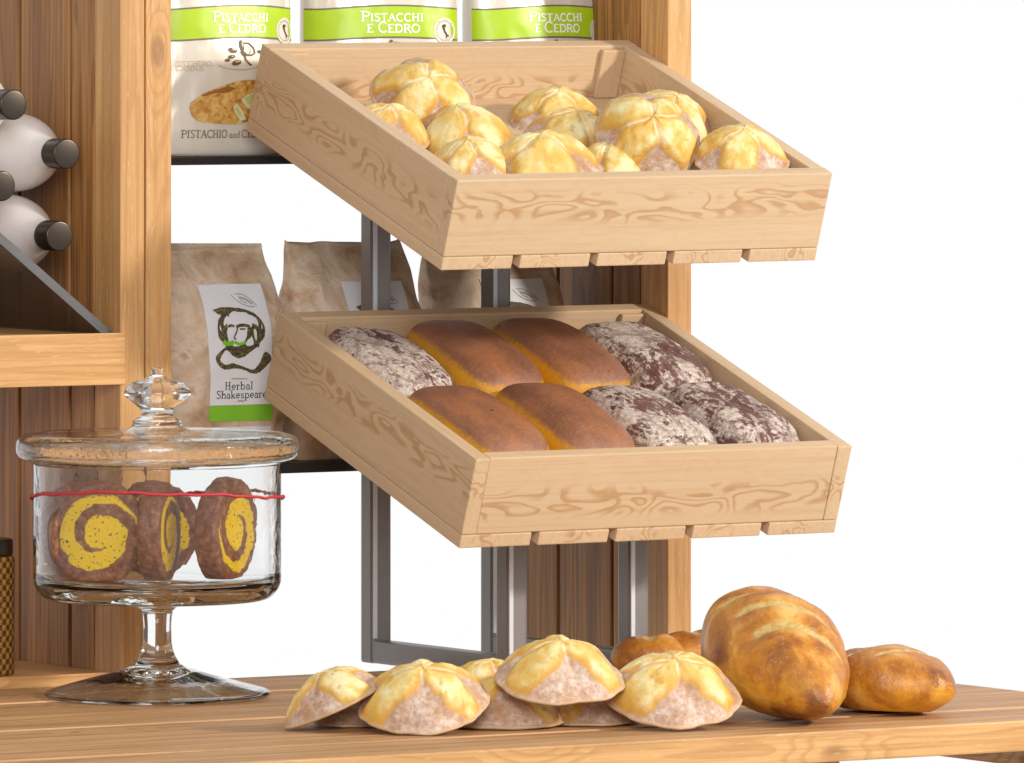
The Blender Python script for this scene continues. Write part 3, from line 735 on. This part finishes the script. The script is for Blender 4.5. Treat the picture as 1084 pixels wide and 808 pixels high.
# ------------------------------------------------------------------ lettering: small stroke alphabet with serifs
def arc(cx, cy, rx, ry, a0, a1, n=10): return [(cx + rx * math.cos(R(a0 + (a1 - a0) * i / n)), cy + ry * math.sin(R(a0 + (a1 - a0) * i / n))) for i in range(n + 1)]
T, H = 1.0, 0.5
GL = {
 'P': (.62, [([(.15, 0), (.15, 1)], T), ([(.15, .97)] + arc(.33, .73, .25, .24, 90, -90) + [(.15, .49)], .8)], [(.15, 0), (.10, 1)]),
 'I': (.34, [([(.17, 0), (.17, 1)], T)], [(.17, 0), (.17, 1)]),
 'S': (.58, [([(.48, .84), (.40, .95), (.27, .98), (.13, .90), (.11, .74), (.22, .60), (.38, .46), (.49, .32), (.48, .14), (.36, .03), (.22, .02), (.08, .14)], .85)], []),
 'T': (.66, [([(.33, 0), (.33, .97)], T), ([(.03, .96), (.63, .96)], .6), ([(.05, .97), (.05, .82)], .5), ([(.61, .97), (.61, .82)], .5)], [(.33, 0)]),
 'A': (.72, [([(.08, 0), (.36, 1)], .6), ([(.36, 1), (.64, 0)], T), ([(.18, .36), (.54, .36)], .55)], [(.08, 0), (.64, 0)]),
 'C': (.68, [(arc(.38, .5, .30, .49, 42, 318, 16), .9), ([(.60, .83), (.60, .98)], .5)], []),
 'H': (.74, [([(.15, 0), (.15, 1)], T), ([(.58, 0), (.58, 1)], T), ([(.15, .52), (.58, .52)], .55)], [(.15, 0), (.15, 1), (.58, 0), (.58, 1)]),
 'E': (.60, [([(.15, 0), (.15, 1)], T), ([(.15, .97), (.50, .97)], .6), ([(.15, .52), (.42, .52)], .55), ([(.15, .03), (.54, .03)], .6), ([(.50, .98), (.50, .84)], .5), ([(.54, 0), (.54, .17)], .5)], [(.12, 0), (.12, 1)]),
 'D': (.74, [([(.15, 0), (.15, 1)], T), ([(.15, .97)] + arc(.30, .5, .36, .47, 90, -90, 12) + [(.15, .03)], .85)], [(.12, 0), (.12, 1)]),
 'R': (.70, [([(.15, 0), (.15, 1)], T), ([(.15, .97)] + arc(.33, .74, .23, .23, 90, -90) + [(.15, .51)], .8), ([(.34, .5), (.64, 0)], .9)], [(.15, 0), (.10, 1), (.63, 0)]),
 'O': (.76, [(arc(.38, .5, .31, .49, 0, 360, 20), .9)], []),
 'N': (.74, [([(.14, 0), (.14, 1)], .65), ([(.14, 1), (.60, 0)], T), ([(.60, 0), (.60, 1)], .65)], [(.14, 0), (.10, 1), (.60, 1)]),
 'U': (.72, [([(.15, 1), (.15, .3)] + arc(.36, .3, .21, .29, 180, 360) + [(.57, 1)], .9)], [(.15, 1), (.57, 1)]),
 'Z': (.62, [([(.08, .96), (.54, .96), (.06, .03), (.56, .03)], .75)], []),
 'e': (.52, [([(.08, .32), (.44, .32)] + arc(.27, .31, .18, .29, 0, 310, 14), .8)], []),
 'r': (.42, [([(.13, 0), (.13, .6)], T), ([(.13, .40), (.22, .56), (.38, .58)], .8)], [(.13, 0), (.10, .6)]),
 'b': (.56, [([(.13, 0), (.13, 1)], T), (arc(.29, .30, .19, .30, 140, -140, 12), .8)], [(.10, 1)]),
 'a': (.52, [([(.09, .50), (.20, .60), (.33, .58), (.39, .46), (.39, 0)], .9), (arc(.23, .17, .16, .17, 80, 330, 10), .75)], [(.41, 0)]),
 'l': (.28, [([(.14, 0), (.14, 1)], T)], [(.14, 0), (.11, 1)]),
 'h': (.58, [([(.13, 0), (.13, 1)], T), ([(.13, .42), (.26, .58), (.38, .58), (.45, .45), (.45, 0)], .9)], [(.13, 0), (.10, 1), (.45, 0)]),
 'k': (.56, [([(.13, 0), (.13, 1)], T), ([(.46, .58), (.16, .28)], .7), ([(.22, .34), (.48, 0)], .9)], [(.13, 0), (.10, 1), (.48, 0)]),
 's': (.46, [([(.38, .50), (.30, .59), (.16, .57), (.10, .44), (.22, .33), (.36, .24), (.37, .08), (.24, .01), (.08, .08)], .8)], []),
 'p': (.56, [([(.13, -.34), (.13, .6)], T), (arc(.29, .30, .19, .30, 140, -140, 12), .8)], [(.13, -.34)]),
 'n': (.58, [([(.13, 0), (.13, .6)], T), ([(.13, .42), (.26, .58), (.38, .58), (.45, .45), (.45, 0)], .9)], [(.13, 0), (.45, 0)]),
 'd': (.56, [([(.43, 0), (.43, 1)], T), (arc(.27, .30, .19, .30, 40, 320, 12), .8)], [(.40, 1)]),
 ' ': (.32, [], []),
}
def ribbon(pts, wd):
    """flat strip along a polyline: list of quads in 2-D"""
    P = [Vector(p) for p in pts]; L = []; n = len(P)
    closed = (P[0] - P[-1]).length < 1e-6
    for i in range(n):
        a = P[i - 1] if i else (P[-2] if closed else P[0]); b = P[i + 1] if i < n - 1 else (P[1] if closed else P[-1])
        t = (b - a); t = t.normalized() if t.length > 0 else Vector((1, 0)); q = Vector((-t.y, t.x)) * wd / 2
        L.append((P[i] + q, P[i] - q))
    return [(L[i][0], L[i][1], L[i + 1][1], L[i + 1][0]) for i in range(n - 1)]
def strokes_text(txt, x, y, hgt, width, wt=0.15, caps2=None):
    """quads for a line of text whose baseline starts at x,y and is width wide; y grows upward"""
    big = [c != c.lower() or True for c in txt]
    sizes = [1.0 if (caps2 is None or i in caps2) else 0.78 for i in range(len(txt))]
    tot = sum(GL[c][0] * s for c, s in zip(txt, sizes)); k = width / tot; out = []; cx = x
    for c, s in zip(txt, sizes):
        w_, st_, se_ = GL[c]
        for pts, t in st_: out += ribbon([(cx + p[0] * k * s, y + p[1] * hgt * s) for p in pts], wt * hgt * t)
        for sx_, sy_ in se_: out += ribbon([(cx + (sx_ - .13) * k * s, y + (sy_ * .97 + .015) * hgt * s), (cx + (sx_ + .13) * k * s, y + (sy_ * .97 + .015) * hgt * s)], 0.07 * hgt)
        cx += w_ * k * s
    return out

# ------------------------------------------------------------------ bags
class Bag:
    """upright bag; front(u, v, off) is the printed side, u across, v up, off outward"""
    def __init__(s, hw, hd, h, expo, seed, dprof, wrin, ears=0.0):
        s.hw, s.hd, s.h, s.n, s.seed, s.dp, s.wr, s.ears = hw, hd, h, expo, seed, dprof, wrin, ears
    def wprof(s, t): return 1.0
    def pt(s, a, t):
        ca, sa = math.cos(a), math.sin(a); e = 2 / s.n
        x = s.hw * s.wprof(t) * math.copysign(abs(ca) ** e, ca); y = s.hd * s.dp(t) * math.copysign(abs(sa) ** e, sa)
        return s.fin(x, y, t)
    def fin(s, x, y, t):
        k = min(1, t * 6) * min(1, (1 - t) * 4 + 0.25)
        if y < 0 and getattr(s, 'flat', 0): k *= 1 - s.flat * max(0, min(1, (s.flatw - abs(x + 0.0 - s.flatu)) / 0.012)) * max(0, min(1, (t - 0.10) / 0.08))
        v3 = Vector((x * 28 + s.seed * 7, t * s.h * 22, (1 if y > 0 else -1) * 2.0))
        d = s.wr * k * (0.6 * noise.noise(v3 * 0.8) + 0.3 * noise.noise(v3 * 2.3) + 0.9 * abs(noise.noise(v3 * 1.0 + Vector((9, 0, 0)))) + 0.35 * abs(noise.noise(v3 * 2.1 + Vector((3, 5, 0)))) - 0.3)
        y2 = y + (d if y <= 0 else -d) * 1.0 + getattr(s, 'lean', 0) * max(0, (t - 0.55) / 0.45) ** 1.3
        z = t * s.h + s.ears * (abs(x) / s.hw) ** 10 * max(0, t - 0.6) ** 2 * 6 + 0.004 * (t ** 6) * noise.noise(Vector((x * 25 + s.seed, 1, 1)))
        x2 = x + s.wr * k * 0.8 * noise.noise(Vector((t * s.h * 20 + s.seed, 4 if x > 0 else -4, 0)))
        return Vector((x2, y2, z))
    def front(s, u, v, off):
        t = v / s.h; q = min(0.9999, abs(u) / (s.hw * s.wprof(t)))
        y = -s.hd * s.dp(t) * (1 - q ** s.n) ** (1 / s.n)
        p = s.fin(u, y, t); return p + Vector((0, -off, off * 0.15))
    def body(s, name, mat, parent, NT_=100, NA=176):
        V, F = [], []
        for i in range(NT_ + 1):
            for j in range(NA): V.append(s.pt(2 * math.pi * j / NA, i / NT_))
        for i in range(NT_):
            for j in range(NA):
                k = (j + 1) % NA; F.append((i * NA + j, i * NA + k, (i + 1) * NA + k, (i + 1) * NA + j))
        F.append(tuple(range(NA - 1, -1, -1))); F.append(tuple(NT_ * NA + j for j in range(NA)))
        return link(name, mesh(V, F, name), mat, parent, True)
    def grid(s, name, mat, parent, u0, u1, lo, hi, off, nu=40, nv=16):
        V, F = [], []
        for i in range(nu + 1):
            u = u0 + (u1 - u0) * i / nu
            for j in range(nv + 1):
                v = lo(u) + (hi(u) - lo(u)) * j / nv; V.append(s.front(u, v, off))
        for i in range(nu):
            for j in range(nv): a = i * (nv + 1) + j; F.append((a, a + nv + 1, a + nv + 2, a + 1))
        return link(name, mesh(V, F, name), mat, parent, True)
    def quads(s, name, mat, parent, quads, off):
        V, F = [], []
        for q in quads:
            b = len(V)
            for p in q: V.append(s.front(p[0], p[1], off))
            F.append((b, b + 1, b + 2, b + 3))
        return link(name, mesh(V, F, name), mat, parent)
    def poly(s, name, mat, parent, polys, off, cuts=3):
        bm = bmesh.new()
        for P in polys:
            f = bm.faces.new([bm.verts.new((p[0], p[1], 0)) for p in P]); bmesh.ops.triangulate(bm, faces=[f])
        bmesh.ops.subdivide_edges(bm, edges=bm.edges[:], cuts=cuts, use_grid_fill=True)
        for v in bm.verts: v.co = s.front(v.co.x, v.co.y, off)
        bmesh.ops.recalc_face_normals(bm, faces=bm.faces[:])
        me = bpy.data.meshes.new(name); bm.to_mesh(me); bm.free()
        return link(name, me, mat, parent)

# kraft bags -----------------------------------------------------------------
KY = 0.148                                   # front of the kraft bags
def kraft_bag(i, pxl, pyt, rotz, label):
    hw, hd, h = 0.0715, 0.031, zpx(0) * 0 + (488.5 - pyt) / 1187.0
    b = Bag(hw, hd, h, 4.5, i * 3 + 1, lambda t: (1 - 0.10 * (1 - min(1, t * 5))) * max(0.07, 1 - max(0, (t - 0.62) / 0.38) ** 1.35 * 0.96), 0.0080, 0.020)
    b.wprof = lambda t: 1 - 0.13 * max(0, (t - 0.55) / 0.45) ** 1.4; b.lean = 0.014; b.flat = 0.82; b.flatw = 0.044; b.flatu = 0.014
    cx = on_y(pxl, 400, KY).x + 0.1035
    e = empty('kraft_bag', (cx, KY + hd, zl1 + 0.0006)); e.rotation_euler = (0, 0, R(rotz))
    tag(e, label, 'bag', 'brown kraft paper bags on the lower shelf')
    b.body('bag_body', M['kraft'], e)
    # picture pixels of the left bag's print -> bag coordinates
    sx = 1 / (1187.0 * 0.848); cu0 = 237.0
    f = lambda x, y: ((x - cu0) * sx, (488.5 - y) / 1187.0)
    z5 = lambda x, y: f(200 + x / 4.49, 290 + y / 4.49)        # coordinates read off an enlargement
    u0, _ = f(218, 0); u1, _ = f(284.5, 0)
    vb = f(0, 427)[1]; vt = f(0, 300)[1]
    lb = b.grid('label', M['kraftlabel'], e, u0, u1, lambda u: vb, lambda u: vt, 0.0009, 40, 60)
    g0, g1 = f(0, 444)[1], f(0, 427.5)[1]
    b.grid('label_band', M['green'], e, u0, u1, lambda u: g0, lambda u: g1, 0.0009, 40, 10)
    b.grid('label_foot', M['kraftlabel'], e, u0, u1, lambda u: f(0, 458)[1], lambda u: f(0, 450)[1], 0.0009, 40, 6)
    S = lambda pts, w_: ribbon([z5(*p) for p in pts], w_ / 4.49 / 1187.0 * 1.22)
    def sm(pts, n=4):                        # smooth a stroke (Catmull-Rom)
        P = [Vector(p) for p in pts]; P = [P[0]] + P + [P[-1]]; out = []
        for a in range(1, len(P) - 2):
            for k in range(n):
                t = k / n; p0, p1, p2, p3 = P[a - 1], P[a], P[a + 1], P[a + 2]
                q = 0.5 * ((2 * p1) + (p2 - p0) * t + (2 * p0 - 5 * p1 + 4 * p2 - p3) * t * t + (3 * p1 - p0 - 3 * p2 + p3) * t ** 3); out.append((q.x, q.y))
        out.append(tuple(P[-2])); return out
    hair = [(118, 164), (150, 153), (190, 152), (240, 157), (285, 171), (318, 192), (340, 225), (347, 265), (339, 300), (318, 325), (300, 347), (272, 366), (245, 386), (215, 393), (190, 381), (172, 360), (158, 354), (141, 375), (130, 395), (138, 414), (160, 424), (185, 417), (215, 424), (250, 439), (280, 449), (300, 438), (320, 410), (330, 385), (345, 366), (370, 384), (371, 410), (350, 432), (325, 456), (300, 468), (270, 464), (240, 450), (210, 442), (180, 443), (150, 446), (124, 427), (111, 402), (114, 380), (134, 358), (158, 336), (150, 320), (131, 297), (127, 252), (134, 215), (150, 190), (134, 180)]
    jit = lambda P, k: [(x + 3.2 * noise.noise(Vector((x * .21, y * .21, k))), y + 3.2 * noise.noise(Vector((x * .21, y * .21, k + 5)))) for x, y in sm(P + [P[0]], 3)[:-1]]
    b.poly('emblem', M['herb'], e, [[z5(*p) for p in jit(hair, 1)]], 0.0012, 1)
    face = [(172, 196), (200, 190), (245, 190), (282, 200), (288, 228), (280, 255), (278, 290), (262, 318), (245, 334), (215, 344), (192, 338), (174, 324), (163, 302), (161, 270), (166, 232)]
    b.poly('emblem_face', M['kraftlabel'], e, [[z5(*p) for p in jit([(217 + (x - 226) * 0.78, 266 + (y - 266) * 0.94) for x, y in face], 3)]], 0.0016, 1)
    q = []
    q += S(sm([(172, 244), (186, 238), (200, 243)]), 10); q += S(sm([(208, 246), (232, 238), (258, 240), (272, 246)]), 12)
    q += S(sm([(214, 252), (206, 275), (196, 296), (206, 304)]), 6); q += S([(225, 256), (250, 256)], 6)
    q += S(sm([(188, 338), (202, 344), (216, 338)]), 6); q += S([(312, 322), (308, 345)], 6)
    b.quads('emblem_features', M['herb'], e, q, 0.0020)
    q = S(sm([(146, 312), (162, 324), (182, 322), (192, 312)]), 17) + S(sm([(198, 316), (218, 326), (236, 324), (250, 316)]), 11)
    b.quads('emblem_moustache', M['green'], e, q, 0.0022)
    q = S(sm([(222, 95), (240, 120), (265, 140), (300, 152), (320, 150)]), 4) + S(sm([(240, 92), (275, 95), (310, 122), (330, 148)]), 4) + S(sm([(258, 108), (285, 118), (312, 140)]), 8) + S(sm([(252, 100), (262, 122), (285, 136)]), 4)
    b.quads('seal', M['grey_ink'], e, q, 0.0011)
    x0, y0 = z5(150, 542); x1, _ = z5(284, 542)
    q = strokes_text('Herbal'.replace('H', 'H'), x0, y0, 36 / 4.49 / 1187.0, x1 - x0, 0.15)
    x0, y0 = z5(110, 583); x1, _ = z5(350, 583)
    q += strokes_text('Shakespeare', x0, y0, 36 / 4.49 / 1187.0, x1 - x0, 0.15)
    b.quads('lettering', M['ink'], e, q, 0.0012)
    q = S([(182, 490), (256, 492)], 5) + S([(212, 596), (240, 597)], 7)
    b.quads('label_rule', M['goldink'], e, q, 0.0018)
    return e
kraft_bag(0, 133, 262, 0, 'kraft bag with its bearded face label in full view, next to the left posts')
kraft_bag(1, 285, 259, 3, 'middle kraft bag behind the stand upright, label half covered by the lower crate')
kraft_bag(2, 437, 263, -2, 'right kraft bag between the crates, mostly hidden by the upper crate')

# foil bags ------------------------------------------------------------------
FY = 0.142
def foil_bag(i, ctext, sxf, rotz, label):
    hw, hd, h = 0.0745, 0.030, 0.262
    b = Bag(hw, hd, h, 2.3, 20 + i, lambda t: max(0.04, (1 - 0.15 * (1 - min(1, t * 4)) ** 2) * (1 - max(0, (t - 0.35) / 0.65) ** 1.6 * 0.97)), 0.0014)
    b.wprof = lambda t: 1 - 0.035 * math.sin(math.pi * min(1, t * 1.15)) 
    c = on_y(ctext, 30, FY + hd * 0.3)
    e = empty('foil_bag', (c.x, FY + hd, zu1 + 0.0006)); e.rotation_euler = (0, 0, R(rotz))
    tag(e, label, 'bag', 'cream foil pastry bags on the upper shelf')
    b.body('bag_body', M['foil'], e)
    cu0 = 251.0 - 8; sx = 1 / (1187.0 * 0.848)
    f = lambda x, y: ((x - cu0) * sx, (166.5 - y) / 1187.0)
    z8 = lambda x, y: f(180 + x / 8.34, y / 8.34)
    zz2 = lambda x, y: f(180 + x / 6.215, 40 + y / 6.215)
    W = hw * 0.945
    arch = lambda u, y0, y1: (166.5 - (y1 + (y0 - y1) * max(0, math.cos(min(1.0, abs((u - 0.01) / (W * 0.95))) * math.pi / 2)) ** 1.2)) / 1187.0
    top = lambda u: arch(u, 8.2, 12.5); bot = lambda u: arch(u, 41, 44.5)
    b.grid('colour_band', M['lime'], e, -W, W, bot, top, 0.0008, 90, 16)
    for d, fn in ((1.9, top), (-1.9, bot)):
        b.grid('band_line', M['olive'], e, -W, W, lambda u: fn(u) - 0.9 / 1187 + d * 0.3 / 1187, lambda u: fn(u) + 0.9 / 1187 + d * 0.3 / 1187, 0.0009, 60, 2)
    x0, y0 = z8(345, 205); x1, _ = z8(835, 205)
    q = strokes_text('PISTACCHI', x0, y0, 88 / 8.34 / 1187, x1 - x0, 0.17, {0})
    x0, y0 = z8(390, 305); x1, _ = z8(805, 305)
    q += strokes_text('E CEDRO', x0, y0, 92 / 8.34 / 1187, x1 - x0, 0.17, {2})
    b.quads('lettering', M['whiteink'], e, q, 0.0012)
    cx_, cy_ = z8(1005, 290); rr = 105 / 8.34 / 1187 * 1.12
    b.poly('stamp', M['cream'], e, [[(cx_ + rr * 0.9 * math.cos(k * math.pi / 14), cy_ + rr * math.sin(k * math.pi / 14)) for k in range(28)]], 0.0011, 2)
    ital = [(-.30, .35), (-.1, .5), (.15, .45), (.12, .3), (0, .22), (.05, 0), (.22, -.25), (.42, -.38), (.36, -.48), (.22, -.42), (.2, -.6), (.08, -.55), (.12, -.36), (-.06, -.12), (-.2, .12)]
    b.poly('stamp_map', M['ink'], e, [[(cx_ + p[0] * rr * .8, cy_ + p[1] * rr) for p in ital]], 0.0015, 1)
    q = []
    for k in range(26):
        a = k * 2 * math.pi / 26; r0, r1 = rr * 0.68, rr * (0.80 if k % 3 else 0.86)
        q += ribbon([(cx_ + r0 * .9 * math.cos(a), cy_ + r0 * math.sin(a)), (cx_ + r1 * .9 * math.cos(a), cy_ + r1 * math.sin(a))], 0.0009)
    b.quads('stamp_ring', M['grey_ink'], e, q, 0.0014)
    # drawing of the nuts
    S = lambda pts, w_: ribbon([z8(*p) for p in pts], w_ / 8.34 / 1187.0)
    def blob(cx, cy, rx, ry, rot): 
        return [z8(cx + rx * math.cos(k * .393) * math.cos(rot) - ry * math.sin(k * .393) * math.sin(rot), cy + rx * math.cos(k * .393) * math.sin(rot) + ry * math.sin(k * .393) * math.cos(rot)) for k in range(16)]
    b.poly('nut_drawing', M['nut'], e, [blob(502, 460, 40, 25, 0.3), blob(490, 518, 30, 17, -0.2), blob(455, 548, 22, 14, 0), blob(533, 570, 42, 23, -.25), blob(750, 476, 30, 15, .3), blob(583, 420, 22, 52, -.12), blob(598, 490, 34, 18, .7)], 0.0008, 2)
    b.poly('nut_light', M['goldink'], e, [blob(510, 452, 20, 10, 0.3), blob(540, 560, 22, 8, -.25), blob(588, 410, 8, 26, -.12), blob(496, 514, 12, 6, 0)], 0.0012, 1)
    q = S([(600, 395), (650, 400), (690, 440), (700, 485), (670, 505), (620, 500)], 14) + S([(600, 490), (615, 545), (645, 580), (668, 592)], 16) + S([(640, 425), (665, 460), (650, 490)], 6)
    b.quads('nut_outline', M['nut'], e, q, 0.0010)
    q = S([(380, 590), (420, 612), (500, 628), (600, 632), (690, 618), (760, 590)], 9)
    b.quads('plate_line', M['grey_ink'], e, q, 0.0010)
    x0, y0 = z8(40, 598); x1, _ = z8(325, 598)
    q = strokes_text('ZUCCHERO', x0, y0, 44 / 8.34 / 1187, x1 - x0, 0.12)
    x0, y0 = z8(-30, 640); x1, _ = z8(262, 640)
    q += strokes_text('DI CANNA', x0, y0, 44 / 8.34 / 1187, x1 - x0, 0.12)
    b.quads('side_lettering', M['goldink'], e, q, 0.0010)
    # picture of the pastry
    out = [(118, 470), (125, 435), (160, 405), (200, 375), (270, 345), (340, 318), (400, 298), (470, 288), (540, 290), (620, 305), (680, 340), (710, 395), (700, 450), (660, 505), (600, 545), (500, 560), (420, 578), (330, 580), (230, 568), (160, 555), (128, 520)]
    b.poly('pastry_picture', M['pastry'], e, [[zz2(*p) for p in out]], 0.0008, 3)
    b.poly('pastry_filling', M['pistachio_pale'], e, [[zz2(*p) for p in [(380, 470), (400, 440), (440, 490), (468, 550), (430, 558), (395, 510)]], [zz2(*p) for p in [(430, 420), (480, 385), (560, 360), (620, 400), (600, 470), (530, 500), (470, 470)]]], 0.0011, 2)
    b.poly('pastry_pistachio', M['pistachio'], e, [[zz2(*p) for p in [(455, 410), (500, 385), (530, 400), (525, 440), (480, 450)]], [zz2(*p) for p in [(392, 478), (410, 468), (440, 520), (430, 540)]]], 0.0014, 1)
    b.poly('pastry_crust', M['pastry_dark'], e, [[zz2(*p) for p in [(188, 388), (270, 352), (350, 330), (395, 345), (350, 372), (260, 378), (205, 396)]]], 0.0011, 2)
    x0, y0 = zz2(75, 668); x1, _ = zz2(352, 668)
    q = strokes_text('PISTACHIO', x0, y0, 50 / 6.215 / 1187, x1 - x0, 0.13)
    x0, y0 = zz2(362, 668); x1, _ = zz2(432, 668)
    q += strokes_text('and', x0, y0, 40 / 6.215 / 1187, x1 - x0, 0.12)
    x0, y0 = zz2(440, 668); x1, _ = zz2(640, 668)
    q += strokes_text('CEDRO', x0, y0, 50 / 6.215 / 1187, x1 - x0, 0.13)
    b.quads('name_lettering', M['olive'], e, q, 0.0010)
    return e
foil_bag(0, 243.0, 1, 0, 'cream foil pastry bag beside the left posts, its pastry picture in view')
foil_bag(1, 414.0, 1, -22, 'middle cream foil pastry bag with a round map stamp, above the crate rim')
foil_bag(2, 577.0, 1, 0, 'right cream foil pastry bag next to the dark plank wall')

# ------------------------------------------------------------------ camera, world, lamps
cam = bpy.data.cameras.new('camera'); co = bpy.data.objects.new('camera', cam); C.objects.link(co)
co.matrix_world = Matrix.Translation(CAM) @ Matrix((RV, Vector((0, 0, 1)), -DV)).transposed().to_4x4()
cam.sensor_fit = 'HORIZONTAL'; cam.sensor_width = 36; cam.lens = FPX / 1084 * 36
cam.shift_y = -(404 - HOR) / 1084; cam.clip_start = 0.1; cam.clip_end = 200
sc.camera = co
wd_ = bpy.data.worlds.new('World'); sc.world = wd_; wd_.use_nodes = True
nt = wd_.node_tree; nt.nodes.clear()
ow = nt.nodes.new('ShaderNodeOutputWorld'); bg = nt.nodes.new('ShaderNodeBackground'); tc = nt.nodes.new('ShaderNodeTexCoord')
dt = nt.nodes.new('ShaderNodeVectorMath'); dt.operation = 'DOT_PRODUCT'; dt.inputs[1].default_value = DV
mr = nt.nodes.new('ShaderNodeMapRange'); mr.interpolation_type = 'SMOOTHSTEP'
mr.inputs['From Min'].default_value = 0.05; mr.inputs['From Max'].default_value = 0.75; mr.inputs['To Min'].default_value = 0.58; mr.inputs['To Max'].default_value = 1.0
nt.links.new(tc.outputs['Generated'], dt.inputs[0]); nt.links.new(dt.outputs['Value'], mr.inputs['Value'])
nt.links.new(mr.outputs[0], bg.inputs['Strength']); nt.links.new(bg.outputs[0], ow.inputs[0]); bg.inputs['Color'].default_value = (1, 1, 1, 1)
def lamp(name, pos, target, size, power, col):
    l = bpy.data.lights.new(name, 'AREA'); l.shape = 'DISK'; l.size = size; l.energy = power; l.color = col
    o = bpy.data.objects.new(name, l); C.objects.link(o); o.location = pos
    o.rotation_euler = (Vector(target) - Vector(pos)).to_track_quat('-Z', 'Y').to_euler(); return o
tgt = Vector((0.05, -0.15, 0.3))
lamp('key_lamp', tgt + Vector((0.52, -0.80, 0.34)).normalized() * 3.2, tgt, 0.30, 88, (1, 0.93, 0.83))
lamp('fill_lamp', tgt + Vector((-0.50, -0.80, 0.24)).normalized() * 4.5, tgt, 1.5, 96, (1, 0.98, 0.97))
sc.view_settings.view_transform = 'Standard'; sc.view_settings.look = 'None'; sc.view_settings.exposure = 0; sc.view_settings.gamma = 1
sc.cycles.max_bounces = 14; sc.cycles.transmission_bounces = 14; sc.cycles.transparent_max_bounces = 12; sc.cycles.glossy_bounces = 6
sc.cycles.use_denoising = True; sc.cycles.sample_clamp_indirect = 15
